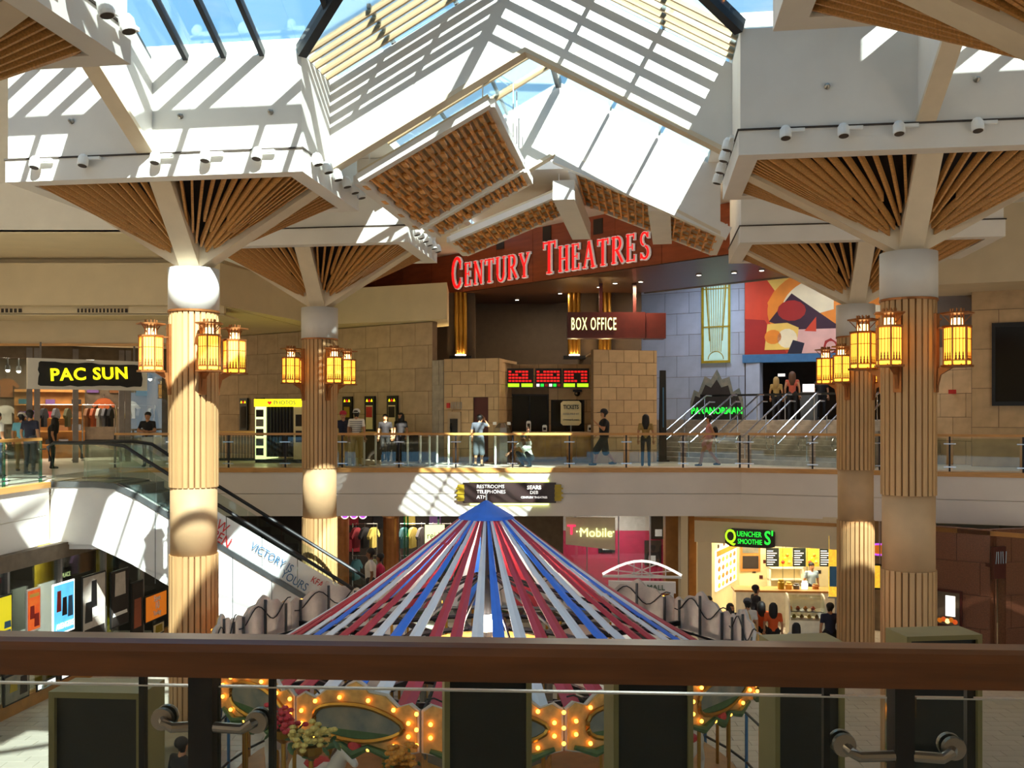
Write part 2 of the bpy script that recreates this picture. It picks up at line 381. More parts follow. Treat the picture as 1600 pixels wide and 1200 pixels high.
S(G().slab([B(HW + .1, CB0, EZ + .05), B(HW + 12, CB0, EZ + .05), B(HW + 12, CM, cz(CM) + .05), B(HW + .1, CM, cz(CM) + .05)], 0.15).build('ceiling', 'plaster'), 'unseen solid white roof slope added to shade the aisle above the smoothie shop')  # out of view, made solid to keep the sun off the column
for s in (-1, 1):  # unseen outer ends of the arms, closed to stop stray sun
    for bb in (CB1, CB0):
        e0 = 14.1 if (s > 0 and bb == CB1) else 12.2
        S(G().slab([B(s * e0, bb, EZ + .02), B(s * 25, bb, EZ + .02), B(s * 25, CM, cz(CM) + .02), B(s * e0, CM, cz(CM) + .02)], 0.15).build('ceiling', 'plaster'), 'unseen solid white roof slope added against the sun at the outer ' + ('far' if bb == CB1 else 'near') + ' side of the aisle ' + ('above the escalator' if s < 0 else 'above the granite wall'))
# solid roof over the aisles and the unseen near nave, solid for shade, left slope glass for sun
def roof(name, label, pts, m='plaster', t=0.25):
    return S(G().slab([B(*p) for p in pts], t).build(name, m), label)
def roof_flat(label, a0, a1, b0, b1, z, m='plaster'):
    return roof('ceiling', label, [(a0, b0, z), (a1, b0, z), (a1, b1, z), (a0, b1, z)], m)
g = G(); pts = [(0, CB0, nz(0)), (HW, CB0, EZ), (HW, -24, EZ), (0, -24, nz(0))]
S(G().slab([B(*p) for p in pts], 0.2).build('ceiling', 'plaster'), 'unseen white ceiling slope added over the near nave to shade the carousel')
for b0, b1 in ((CB0, -8.6), (-8.6, -12), (-12, -15.5)):
    pane([(-HW, b0, EZ), (0, b0, nz(0)), (0, b1, nz(0)), (-HW, b1, EZ)])
    G().bar(B(-HW, b1, EZ + .02), B(0, b1, nz(0) + .02), 0.1, 0.16).build('mullion', 'dark_metal', sky)
pts = [(0, -15.5, nz(0)), (-HW, -15.5, EZ), (-HW, -24, EZ), (0, -24, nz(0))]
S(G().slab([B(*p) for p in pts], 0.2).build('ceiling', 'plaster'), 'unseen white ceiling slope added to block the sun behind the near skylight')  # unseen, solid so the sun misses the near floor and rail
roof_flat('white roof deck over the near aisle by the escalator', -20, -HW, -24, CB0, EZ + 0.01)
roof_flat('white roof deck over the near aisle by the smoothie shop', HW, 22, -24, CB0, EZ + 0.01)
roof_flat('white roof deck over the aisle above the escalator', -24, -HW, 0.02, 30, EZ + 0.01)
roof_flat('white roof deck over the aisle above the stairs', HW, 24, 0.02, 30, EZ + 0.01)
roof_flat('white roof deck beyond the theatre front', -HW, HW + 4, 9.9, 30, EZ + 0.4)
# unseen block added on the roof to keep the sun off the right hand canopy
pr = G(); c0 = B(3.2, -9.5); c1 = B(8.4, -9.5); c2 = B(8.4, CB0 - 0.2); c3 = B(3.2, CB0 - 0.2)
pr.prismz([(c.x, c.y) for c in (c0, c1, c2, c3)], EZ + 0.3, EZ + 5.3)
S(pr.build('wall_plant_room', 'plaster_warm'), 'unseen sun block added on the roof above the near aisle')

# ---------------------------------------------------------------- gable bands
def gable(label, b, half, z_eave_low, z_eave_top, along='nave', t=0.22):
    """white gable-shaped band following the roof slope; lower edge trimmed in tan"""
    w = struct('wall_gable', label)
    def pt(u, z, e):
        return B(u, b + e, z) if along == 'nave' else B(b + e, CM + u, z)
    rise = PITCH * half
    for s in (-1, 1):
        q = [(s * half, z_eave_low), (0, z_eave_low + rise), (0, z_eave_top + rise), (s * half, z_eave_top)]
        vs = [pt(u, z, 0) for u, z in q] + [pt(u, z, t) for u, z in q]
        G().hexa([vs[0], vs[1], vs[5], vs[4], vs[3], vs[2], vs[6], vs[7]]).build('gable_panel', 'plaster', w)
        tq = [pt(s * half, z_eave_low - 0.06, -0.04), pt(0, z_eave_low + rise - 0.06, -0.04), pt(0, z_eave_low + rise - 0.06, t + 0.04), pt(s * half, z_eave_low - 0.06, t + 0.04)]
        tt = [v + Vector((0, 0, 0.09)) for v in tq]
        G().hexa(tq + tt).build('edge_trim', 'soffit_trim', w)
    return w
gable('white gable band lit by the sun above the crossing', 1.5, HW, 6.25, EZ - 0.02)
gable('second white gable band beyond the wooden trellis', 8.3, HW + 0.3, 6.12, EZ - 0.02)
gable('white gable band across the aisle above the escalator', -6.64, (CB1 - CB0) / 2, 6.25, EZ - 0.02, 'cross')
gable('white gable band across the aisle above the near wall poster', 6.42, (CB1 - CB0) / 2, 6.25, EZ - 0.02, 'cross')

# ---------------------------------------------------------------- canopies on the columns
CZ0, CZ1 = 5.8, EZ                          # fascia bottom and top
CAPZ = 4.42
slat_cache = {}
def canopy(label, loc, sa, sb, rz=-TH):
    t = thing('canopy', label, 'canopy', (loc[0], loc[1], CAPZ), rz, 'slatted canopies on the columns')
    z0 = CZ0 - CAPZ; z1 = CZ1 - CAPZ; th = 0.16; lip = 0.30
    for (x0, x1, y0, y1) in ((-sa, sa, -sb, -sb + th), (-sa, sa, sb - th, sb), (-sa, -sa + th, -sb + th, sb - th), (sa - th, sa, -sb + th, sb - th)):
        G().box(x0, x1, y0, y1, z0 + 0.42, z1).build('fascia', 'plaster', t)
    for (x0, x1, y0, y1) in ((-sa - .03, sa + .03, -sb - .03, -sb + lip), (-sa - .03, sa + .03, sb - lip, sb + .03), (-sa - .03, -sa + lip, -sb + lip, sb - lip), (sa - lip, sa + .03, -sb + lip, sb - lip)):
        G().box(x0, x1, y0, y1, z0, z0 + 0.40).build('lower_fascia', 'plaster', t)
    # shadow gap and rail of the track lights
    g = G()
    for (x0, x1, y0, y1) in ((-sa - .05, sa + .05, -sb - .05, -sb), (-sa - .05, sa + .05, sb, sb + .05), (-sa - .05, -sa, -sb, sb), (sa, sa + .05, -sb, sb)):
        g.box(x0, x1, y0, y1, z0 + 0.39, z0 + 0.42)
    g.build('lighting_track', 'vent_dark', t)
    ix, iy = sa - lip, sb - lip; ap = Vector((0, 0, 0.02))
    # dark backing above the slats
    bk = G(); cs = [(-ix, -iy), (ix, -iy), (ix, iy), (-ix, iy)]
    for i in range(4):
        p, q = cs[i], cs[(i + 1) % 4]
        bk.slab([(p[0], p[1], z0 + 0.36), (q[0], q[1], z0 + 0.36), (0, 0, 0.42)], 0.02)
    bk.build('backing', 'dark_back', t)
    # ribs to the middle of each side
    for (x, y) in ((ix, 0), (-ix, 0), (0, iy), (0, -iy)):
        d = Vector((x, y, 0)).normalized(); n = Vector((-d.y, d.x, 0)); w0, w1 = 0.2, 0.2
        p = d * 0.12; q = Vector((x, y, 0)) + d * 0.02
        pb = [p - n * w0 + Vector((0, 0, -0.05)), p + n * w0 + Vector((0, 0, -0.05)), q + n * w1 + Vector((0, 0, z0 + 0.02)), q - n * w1 + Vector((0, 0, z0 + 0.02))]
        G().hexa(pb + [v + Vector((0, 0, 0.42)) for v in pb]).build('rib', 'soffit_trim', t)
    # fanned wooden slats
    ends = []
    nA, nB = 10, 6
    for s in (-1, 1):
        for u in (-1, 1):
            for i in range(nA): ends.append((u * (0.28 + (ix - 0.28) * (i + 0.5) / nA), s * iy, i))
            for i in range(nB): ends.append((u * ix, s * (0.28 + (iy - 0.28) * (i + 0.5) / nB), i + 1))
    for (x, y, i) in ends:
        st = (0.14, 0.40, 0.22, 0.52)[i % 4]; L = math.hypot(x, y); st = max(st, 0.42 / L)
        key = (round(L, 3), round(st, 3))
        if key not in slat_cache:
            m = G(); k0 = st * L; za = 0.06 + st * (z0 - 0.02); zb = z0 + 0.04; hw = 0.021
            m.hexa([(k0, -hw, za), (L, -hw, zb), (L, hw, zb), (k0, hw, za), (k0, -hw, za + 0.15), (L, -hw, zb + 0.15), (L, hw, zb + 0.15), (k0, hw, za + 0.15)])
            slat_cache[key] = m.mesh('slat', 'slat_wood')
        put('slat', slat_cache[key], t, (0, 0, 0), math.atan2(y, x))
    # small sprinkler heads on the fascia
    for x in (-sa * .55, sa * .2, sa * .8):
        G().lathe([(0.0, 0), (0.05, 0.0), (0.05, 0.02), (0.02, 0.05), (0.035, 0.07), (0, 0.09)], 8).build('sprinkler', 'brushed', t, (x, -sb, z0 + 1.05), rot=(R(90), 0, 0))
    return t
SA_L, SA_R, SBH = 2.75, 3.0, 1.6
c1 = B(-HW - SA_L, SBH); c3 = B(HW + SA_R, SBH); c2 = B(-HW - SA_L + 0.15, 8.35); c4 = Vector((8.75, 24.45, 0))
n1 = B(-HW - SA_L - 0.25, -6.75); n3 = B(HW + SA_R - 0.1, -6.7)
canopy('white boxed canopy with fanned wooden slats on the column beside the escalator', c1, SA_L, SBH)
canopy('white boxed canopy with fanned wooden slats on the farther column before the stone wall', c2, SA_L, SBH)
canopy('white boxed canopy with fanned wooden slats, bluish front with two sprinklers', c3, SA_R, SBH)
canopy('white boxed canopy over the column beside the orange mural', c4, SA_R, SBH)
canopy('canopy with wooden slats at the near end of the aisle over the escalator side', n1, SA_L, SBH)
canopy('canopy with wooden slats at the near end of the aisle over the smoothie shop side', n3, SA_R, SBH)

# ---------------------------------------------------------------- columns
CR = 0.445
NB_ = 26
bw_ = 2 * math.pi * CR / NB_
def board_mesh(z0, z1):
    m = G(); h = bw_ * 0.43
    m.hexa([(CR - .035, -h, z0), (CR + .012, -h * .85, z0), (CR + .012, h * .85, z0), (CR - .035, h, z0), (CR - .035, -h, z1), (CR + .012, -h * .85, z1), (CR + .012, h * .85, z1), (CR - .035, h, z1)])
    return m.mesh('board', 'column_board')
bm_up, bm_lo = board_mesh(0.24, 3.60), board_mesh(GZ + 0.25, -1.05)
def column(label, loc):
    t = thing('column', label, 'column', (loc[0], loc[1], GZ), -TH, 'round columns with fluted timber cladding')
    o = -GZ
    def lz(name, prof, m): return G().lathe([(r, z + o) for r, z in prof], 40).build(name, m, t, smooth=False)
    cap = lz('capital', [(CR + .03, 3.62), (CR + .03, CAPZ + 0.0)], 'column_cap'); lz('capital_ring', [(CR + .035, 3.58), (CR + .035, 3.62)], 'copper')
    for p in cap.data.polygons: p.use_smooth = len(p.vertices) == 4
    up = lz('upper_cladding', [(CR - .03, 0.22), (CR - .03, 3.60)], 'column_core'); lo = lz('lower_cladding', [(CR - .03, GZ), (CR - .03, -1.05)], 'column_core')
    sm = lz('smooth_shaft', [(CR - .01, -1.07), (CR - .01, 0.24)], 'column_smooth')
    for p in sm.data.polygons: p.use_smooth = len(p.vertices) == 4
    lz('base', [(CR + .06, GZ + .02), (CR + .06, GZ + .26), (CR + .03, GZ + .3)], 'column_smooth')
    for i in range(NB_):
        a = 2 * math.pi * i / NB_
        put('board', bm_up, up, (0, 0, o), a); put('board', bm_lo, lo, (0, 0, o), a)
    return t
cols = [('sunlit column beside the escalator with two lanterns close together', c1), ('column before the stone wall of lit film posters', c2), ('column standing before the granite wall', c3), ('column beside the orange mural and smoothie shop', c4)]
for l, c in cols: column(l, c)

# lanterns on the columns
def make_lantern():
    t = thing('wall_lantern', 'x', 'lantern', (0, 0, 0), 0, 'amber column lanterns')     # local: +x points away from the column, origin at bottom plate
    n = 6; r = 0.21; h = 0.62
    cx = 0.36
    pl = [(cx + 0.26 * math.cos(math.pi * (k + .5) / 3), 0.26 * math.sin(math.pi * (k + .5) / 3)) for k in range(6)]
    G().prismz(pl, 0, 0.035).build('bottom_plate', 'copper', t)
    pl2 = [(cx + 0.235 * math.cos(math.pi * (k + .5) / 3), 0.235 * math.sin(math.pi * (k + .5) / 3)) for k in range(6)]
    G().prismz(pl2, h + .04, h + .075).build('top_plate', 'copper', t)
    for k in range(6):
        a0 = math.pi * (k + .5) / 3; a1 = math.pi * (k + 1.5) / 3
        p0 = Vector((cx + r * math.cos(a0), r * math.sin(a0), 0)); p1 = Vector((cx + r * math.cos(a1), r * math.sin(a1), 0)); am = (a0 + a1) / 2
        G().bar(p0 + Vector((0, 0, .03)), p0 + Vector((0, 0, h + .05)), .028, .028).build('corner_post', 'copper', t)
        d = (p1 - p0); c = (p0 + p1) / 2
        gp = G().box(-d.length / 2 + .012, d.length / 2 - .012, -.004, .004, .05, h + .03).build('glass_panel', 'amber_glass', t, c, math.atan2(d.y, d.x))
        tr = G(); hw = d.length / 2 - 0.014
        tr.box(-hw, hw, -.009, .009, .10, .118); tr.box(-hw, hw, -.009, .009, h * .74, h * .76)
        for x in (-.055, 0, .055):
            tr.box(x - .005, x + .005, -.009, .009, .11, h + .03)
            for q in range(3):
                zz = .12 + q * .045; ww = .026 - q * .006
                tr.prism([(x - ww, zz), (x + ww, zz), (x, zz + .07)], -.010, .010)
        tr.build('pine_tracery', 'copper', gp)
    G().lathe([(0.105, h + .07), (0.085, h + .20)], 10, (cx, 0, 0)).build('chimney_glass', 'amber_hot', t)
    cg = G()
    for k in range(10):
        a = 2 * math.pi * k / 10; cg.box(cx + .105 * math.cos(a) - .01, cx + .105 * math.cos(a) + .01, .105 * math.sin(a) - .01, .105 * math.sin(a) + .01, h + .07, h + .36)
    cg.build('chimney_bars', 'copper', t)
    G().lathe([(0.1, h + .26), (0.27, h + .27), (0.27, h + .295), (0.1, h + .30)], 6, (cx, 0, 0), ang=math.pi / 6).build('canopy_disc', 'copper', t)
    for k in (0, 1, 3):
        a = math.pi * (k + .5) / 3
        G().bar((cx + .10 * math.cos(a), .1 * math.sin(a), h + .12), (cx + .23 * math.cos(a), .23 * math.sin(a), h + .26), .015, .015).build('strut', 'copper', t)
    G().prism([(-.01, -.42), (.035, -.42), (.05, 0), (.05, h + .30), (-.01, h + .30)], -.07, .07).build('back_plate', 'copper', t)
    G().prism([(.03, .0), (.30, .0), (.10, -.12), (.04, -.36)], -.03, .03).build('bracket', 'copper', t)
    G().bar((.04, 0, h + .05), (cx - .2, 0, h + .05), .05, .03).build('arm', 'copper', t)
    return t
lan = make_lantern(); first = True
for ci, (lab, c) in enumerate(cols):
    side = ('beside the escalator', 'before the film posters', 'standing before the granite wall', 'beside the orange mural')[ci]
    for k in range(4):
        ang = R(-52 + 90 * k) if ci in (0, 1) else R(-134 + 90 * k)
        o = lan if first else copy_tree(lan); first = False
        o.location = (c[0] + math.cos(ang) * (CR + .005), c[1] + math.sin(ang) * (CR + .005), 2.42); o.rotation_euler = (0, 0, ang)
        o['label'] = 'amber lantern on the ' + ('carousel' if k == (0 if ci < 2 else 0) else 'theatre' if k == (1 if ci < 2 else 3) else 'outer far' if k == 2 else 'outer near') + ' side of the column ' + side

# wooden trellis panels hung under the roof slope between and beyond the gable bands
def trellis(label, a0, z0, a1, z1, b0, b1, nlong, rows):
    t = thing('trellis_panel', label, 'trellis', B(a0, b0, z0), 0, 'wooden ceiling trellises')
    o = B(a0, b0, z0)
    def q(u, w, e=0.0):                      # u 0..1 up the slope, w 0..1 along the nave
        return B(a0 + (a1 - a0) * u, b0 + (b1 - b0) * w, z0 + (z1 - z0) * u + e) - o
    G().slab([q(0, 0, .17), q(1, 0, .17), q(1, 1, .17), q(0, 1, .17)], 0.05).build('backing_panel', 'plaster_warm', t)
    for i in range(nlong):
        u = (i + .5) / nlong
        G().bar(q(u, 0.02, 0.0), q(u, 0.98, 0.0), 0.045, 0.07).build('slat', 'lattice_wood', t)
    for j in range(rows):
        w = (j + .5) / rows
        G().bar(q(0.01, w, .05), q(.99, w, .05), 0.04, 0.04).build('cross_slat', 'lattice_wood', t)
    blk = G().box(-.045, .045, -.15, .15, -.075, -.03).mesh('block', 'lattice_wood')
    for j in range(rows):
        for i in range(0, nlong, 2):
            p = q((i + .5 + (j % 2)) / (nlong + 1), (j + .5) / rows); put('block', blk, t, p, -TH)
    for u in (.06, .94):                     # thin rods that hang the panel from the roof
        for w in (.04, .96):
            p = q(u, w, .12); a_ = a0 + (a1 - a0) * u; b_ = b0 + (b1 - b0) * w
            G().bar(p, p + Vector((0, 0, (nz(a_) if b_ < 8.25 else EZ + .42) - (p.z + z0))), .022, .022).build('hanger_rod', 'plaster', t)
    for e, f in (((0, 0), (1, 0)), ((1, 0), (1, 1)), ((1, 1), (0, 1)), ((0, 1), (0, 0))):
        G().bar(q(*e, .05), q(*f, .05), 0.22, 0.16).build('frame', 'plaster', t)
    return t
trellis('large wooden trellis panel sloping under the skylight', -3.28, 6.09, -0.75, 7.45, 2.0, 6.6, 19, 7)
trellis('narrow wooden trellis panel beyond the large one', -3.1, 6.18, -0.75, 7.45, 6.9, 8.1, 19, 2)
trellis('flat slatted wooden soffit left of the white beam before the theatre wall', -3.2, 6.45, 0.0, 7.7, 10.3, 12.6, 18, 4)
trellis('wooden soffit beside the second gable band', 4.1, 6.3, 0.3, 7.9, 8.8, 12.6, 18, 6)
for i, (a0, z0, a1, z1, b) in enumerate(((0.1, 7.7, 0.1, 7.7, 0), (2.5, 7.35, 2.5, 7.5, 0))):
    t = S(G().bar(B(a0, 8.5, z0 - 0.35), B(a1 + .15, 13.0, z1 - 0.55), 0.55, 0.5).build('trim_%d' % (i + 1), 'plaster'), ('white ceiling beam', 'second white ceiling beam')[i] + ' running to the brown theatre wall')
t = S(G().bar(B(4.2, 8.4, 6.1), B(-0.1, 8.35, 8.15), 0.25, 0.3).build('trim_3', 'plaster'), 'white raking beam under the second gable band')
# ================================================================ walls with separate stone blocks
def stone_wall(name, label, A, Bp, z0, z1, bw, bh, m='stone', holes=(), core='mortar', t=0.25):
    A = Vector((A[0], A[1], 0)); Bv = Vector((Bp[0], Bp[1], 0)); L = (Bv - A).length; rz = math.atan2(Bv.y - A.y, Bv.x - A.x)
    w = struct(name, label, A + Vector((0, 0, z0)), rz); H = z1 - z0
    cg = G()
    xs = sorted({0, L} | {h[0] for h in holes} | {h[1] for h in holes})
    for x0, x1 in zip(xs[:-1], xs[1:]):      # core split round the openings
        cut = [(h[2], h[3]) for h in holes if h[0] < (x0 + x1) / 2 < h[1]]
        zz = 0
        for c0, c1_ in sorted(cut):
            if c0 > zz: cg.box(x0, x1, 0, t, zz, c0)
            zz = c1_
        if zz < H: cg.box(x0, x1, 0, t, zz, H)
    cg.build('wall_core', core, w)
    nr = max(1, round(H / bh)); bh = H / nr; cache = {}
    for j in range(nr):
        x = -bw * (0.5 if j % 2 else 0)
        while x < L - 0.02:
            x0 = max(0, x); x1 = min(L, x + bw); x += bw
            segs = [(x0, x1)]; za, zb = j * bh, (j + 1) * bh
            for h in holes:
                if h[2] < zb - 0.05 and h[3] > za + 0.05:
                    ns = []
                    for a, b in segs:
                        if h[1] <= a or h[0] >= b: ns.append((a, b)); continue
                        if h[0] - a > 0.05: ns.append((a, h[0]))
                        if b - h[1] > 0.05: ns.append((h[1], b))
                    segs = ns
            for a, b in segs:
                if b - a < 0.05: continue
                k = round(b - a, 3)
                if k not in cache: cache[k] = G().box(0.008, k - 0.008, -0.03, 0, 0.008, bh - 0.008).mesh('stone_block', m)
                put('stone_block', cache[k], w, (a, 0, za))
    return w
def wall(name, label, A, Bp, z0, z1, m, t=0.2):
    A = Vector((A[0], A[1], 0)); Bv = Vector((Bp[0], Bp[1], 0)); L = (Bv - A).length
    return S(G().box(0, L, 0, t, 0, z1 - z0).build(name, m, None, A + Vector((0, 0, z0)), math.atan2(Bv.y - A.y, Bv.x - A.x)), label)
def sheet(name, label, poly, z0, z1, m): return S(G().prismz(poly, z0, z1).build(name, m), label)

# ---------------------------------------------------------------- theatre front
def fas_d(px): return 7140.0 / (650 - (465 - 0.1425 * (px - 660)))
TA = (PX(548, fas_d(548)), fas_d(548)); TB = (PX(1300, fas_d(1300)), fas_d(1300))
tv = Vector((TB[0] - TA[0], TB[1] - TA[1], 0)); TL = tv.length; TR = math.atan2(tv.y, tv.x); tn = Vector((math.sin(TR), -math.cos(TR), 0))
tw = struct('wall_theatre', 'brown panelled fascia above the theatre entrance', (TA[0], TA[1], 6.36), TR)
G().box(0, TL, 0, 0.3, 0, 2.3).build('fascia_core', 'theatre_soffit', tw)
np_ = 12
for i in range(np_): G().box(i * TL / np_ + .01, (i + 1) * TL / np_ - .01, -.03, 0, 0.0, 2.3).build('panel', 'theatre_brown', tw)
def on_fas(px):                                   # distance along the fascia of an image column
    d = fas_d(px); return (Vector((PX(px, d), d, 0)) - Vector((TA[0], TA[1], 0))).length
for px in (783, 856, 936):
    x = on_fas(px); d = fas_d(px); z = 1.6 + (650 - (379 if px < 800 else 365 if px < 900 else 354)) * d / F - 6.36
    v = tag(G().box(x - .2, x + .2, -.06, -.03, z - .25, z + .25).build('air_vent', 'vent_dark', None, (TA[0], TA[1], 6.36), TR), {783: 'square vent grille above the letters C and E', 856: 'square vent grille between the two theatre words', 936: 'square vent grille beside the white ceiling beam'}[px], 'vent', 'vents on the theatre fascia')
sheet('ceiling', 'dark glossy soffit under the theatre fascia', [TA, TB, (10.8, 31.0), (5.0, 36.8), (0.5, 42.0), (-3.5, 45.5)], 6.33, 6.42, 'theatre_soffit')
sheet('ceiling', 'dark ceiling over the theatre lobby', [(-6, 44), (0.5, 38), (5.0, 36.7), (10.8, 31.0), (20, 31), (20, 46), (-6, 46)], 7.6, 7.8, 'theatre_soffit')
trk = G().bar((10.9, 31.14, 6.36), (5.1, 36.94, 6.36), 0.08, 0.12)
for i in range(22):
    q = Vector((10.9, 31.14, 6.42)).lerp(Vector((5.1, 36.94, 6.42)), i / 21); trk.bar(q, q + Vector((0, 0, .3)), .03, .03)
trk.bar((10.9, 31.14, 6.72), (5.1, 36.94, 6.72), 0.04, 0.04)
tag(trk.build('lighting_track', 'brushed'), 'thin metal track along the soffit edge before the mural', 'track')
for i, (px, d) in enumerate(((808, 38.8), (875, 36.8), (936, 35), (961, 34), (1001, 33.6), (1092, 32.0), (1147, 31.5), (1190, 31.0), (1255, 28.5))):
    t = thing('downlight', 'small round downlight set in the dark theatre soffit', 'downlight', (PX(px, d), d, 6.29), 0, 'downlights in the theatre soffit')
    G().lathe([(.1, 0), (.1, .04)], 12).build('rim', 'brushed', t); G().lathe([(.07, -.005), (.07, .0)], 12).build('lens', 'lamp_white', t)
    if i in (1, 4, 7): lamp_area(t, (0, 0, -.03), 0.3, 110, (1, .78, .5))

# serif letters of the big sign, built from strokes
LET = {
 'C': [('arc', .5, .5, .40, .5, 40, 320, .17), ('s', .80, .62, .80, .90, .07), ('s', .80, .1, .80, .30, .05)],
 'E': [('s', .2, 0, .2, 1, .17), ('s', .05, .965, .75, .965, .07), ('s', .05, .035, .8, .035, .07), ('s', .2, .52, .62, .52, .07), ('s', .74, .8, .74, 1, .06), ('s', .79, 0, .79, .22, .06), ('s', .62, .42, .62, .62, .05)],
 'N': [('s', .15, 0, .15, 1, .08), ('s', .85, 0, .85, 1, .08), ('s', .15, .97, .85, .03, .18), ('s', .0, .97, .3, .97, .06), ('s', .7, .97, 1.0, .97, .06), ('s', 0, .03, .3, .03, .06)],
 'T': [('s', .5, 0, .5, 1, .17), ('s', .05, .96, .95, .96, .08), ('s', .07, .78, .07, 1, .06), ('s', .93, .78, .93, 1, .06), ('s', .3, .03, .7, .03, .06)],
 'U': [('s', .18, .3, .18, 1, .17), ('s', .84, .3, .84, 1, .08), ('arc', .51, .32, .33, .32, 180, 360, .13), ('s', 0, .97, .36, .97, .06), ('s', .68, .97, 1.0, .97, .06)],
 'R': [('s', .2, 0, .2, 1, .17), ('s', .05, .965, .5, .965, .07), ('s', .2, .5, .5, .5, .07), ('arc', .48, .735, .27, .23, -90, 90, .14), ('s', .45, .5, .92, .03, .16), ('s', .03, .03, .38, .03, .06)],
 'Y': [('s', .5, 0, .5, .48, .17), ('s', .5, .45, .1, .97, .16), ('s', .5, .45, .9, .97, .08), ('s', -.03, .97, .28, .97, .06), ('s', .72, .97, 1.02, .97, .06), ('s', .3, .03, .7, .03, .06)],
 'H': [('s', .2, 0, .2, 1, .17), ('s', .8, 0, .8, 1, .17), ('s', .2, .5, .8, .5, .07), ('s', .05, .97, .36, .97, .06), ('s', .64, .97, .95, .97, .06), ('s', .05, .03, .36, .03, .06), ('s', .64, .03, .95, .03, .06)],
 'A': [('s', .1, 0, .5, 1, .08), ('s', .5, 1, .88, 0, .18), ('s', .25, .36, .72, .36, .07), ('s', -.05, .03, .26, .03, .06), ('s', .7, .03, 1.04, .03, .06)],
 'S': [('arc', .48, .74, .30, .22, 20, 250, .13), ('arc', .50, .26, .32, .22, -160, 75, .14), ('s', .8, .78, .8, .97, .06), ('s', .16, .03, .16, .24, .06)],
}
def strokes(ch, w, h, grow, y0, y1):
    m = G()
    for st in LET[ch]:
        if st[0] == 's': pts = [(st[1], st[2]), (st[3], st[4])]; wd = st[5]
        else:
            _, cx, cy, rx, ry, a0, a1, wd = st
            pts = [(cx + rx * math.cos(R(a0 + (a1 - a0) * k / 12)), cy + ry * math.sin(R(a0 + (a1 - a0) * k / 12))) for k in range(13)]
        P_ = [Vector((x * w, 0, y * h)) for x, y in pts]; ww = wd * w + grow * 2
        for p, q in zip(P_[:-1], P_[1:]):
            d = (q - p).normalized() * (grow if st[0] == 's' else 0.012); n = Vector((-(q - p).z, 0, (q - p).x)).normalized() * ww / 2
            c = [p - d - n, q + d - n, q + d + n, p - d + n]
            m.hexa([(v.x, y0, v.z) for v in c] + [(v.x, y1, v.z) for v in c])
    return m
sign = thing('theatre_sign', 'large red and white serif letters reading CENTURY THEATRES', 'sign', (TA[0], TA[1], 6.36), TR)
word = 'CENTURY THEATRES'; big = {0, 8}; ws = [(1.0 if i in big else 0.80) * (0.9 if ch in 'ES' else 1.05) if ch != ' ' else 0.75 for i, ch in enumerate(word)]
x0s, x1s = on_fas(711), on_fas(1021); sc = (x1s - x0s) / (sum(ws) + 0.17 * (len(word) - 1)); x = x0s
for i, ch in enumerate(word):
    if ch != ' ':
        h = 1.12 if i in big else 0.88
        l = strokes(ch, ws[i] * sc, h, 0.03, -0.16, -0.08).build('letter', 'sign_white', sign, (x, 0, 0.17))
        strokes(ch, ws[i] * sc, h, 0.0, -0.19, -0.15).build('letter_face', 'red_letter', l)
        strokes(ch, ws[i] * sc, h, 0.012, -0.08, -0.03).build('letter_back', 'black', l)
    x += (ws[i] + 0.17) * sc

# dark upper walls behind the box office with gilded pilasters
wall('wall_lobby', 'dark taupe wall above the box office', (-4.2, 40.5), (5.2, 40.5), 0, 6.4, 'theatre_dark')
wall('wall_pier', 'dark pier between stone wall and box office', (PX(699, 37), 37), (PX(742, 37), 37), 0, 6.35, 'theatre_dark', 0.8)
wall('wall_pier', 'dark pier behind the box office sign', (PX(905, 37), 37), (PX(1002, 37), 37), 0, 6.35, 'theatre_dark', 0.8)
for px, lab in ((720, 'gilded fluted pilaster above the door side of the box office'), (897, 'gilded fluted pilaster left behind the box office sign'), (945, 'gilded fluted pilaster above the stone pier')):
    d = 36.9; t = thing('pilaster', lab, 'pilaster', (PX(px, d), d, 3.9), 0, 'gilded pilasters')
    for k in (-1, 0, 1): G().lathe([(.085, 0), (.085, 2.45)], 10).build('flute', 'brass', t, (k * .16, -.06, 0))
    G().box(-.42, .42, -.35, .05, -.12, .0).build('base', 'black', t); G().box(-.2, .2, -.22, -.16, 0.0, .05).build('uplight', 'lamp_white', t)
    lamp_area(t, (0, -.19, .08), .25, 25, (1, .7, .3), (R(180), 0, 0))

wall('wall_left', 'cream bulkhead beside the theatre fascia', (-9.0, 30.0), (-7.2, 42.5), 5.0, 7.9, 'plaster_warm')
wall('wall_back', 'far end wall of the mall', (-30, 46.9), (30, 46.9), GZ, 7.9, 'plaster_warm')
wall('wall_left', 'outer wall on the surf shop side', (-24.2, -8), (-24.2, 47), GZ, 7.9, 'plaster_warm')
wall('wall_right', 'outer wall on the smoothie shop side', (24, -8), (24, 47), GZ, 7.9, 'plaster_warm')
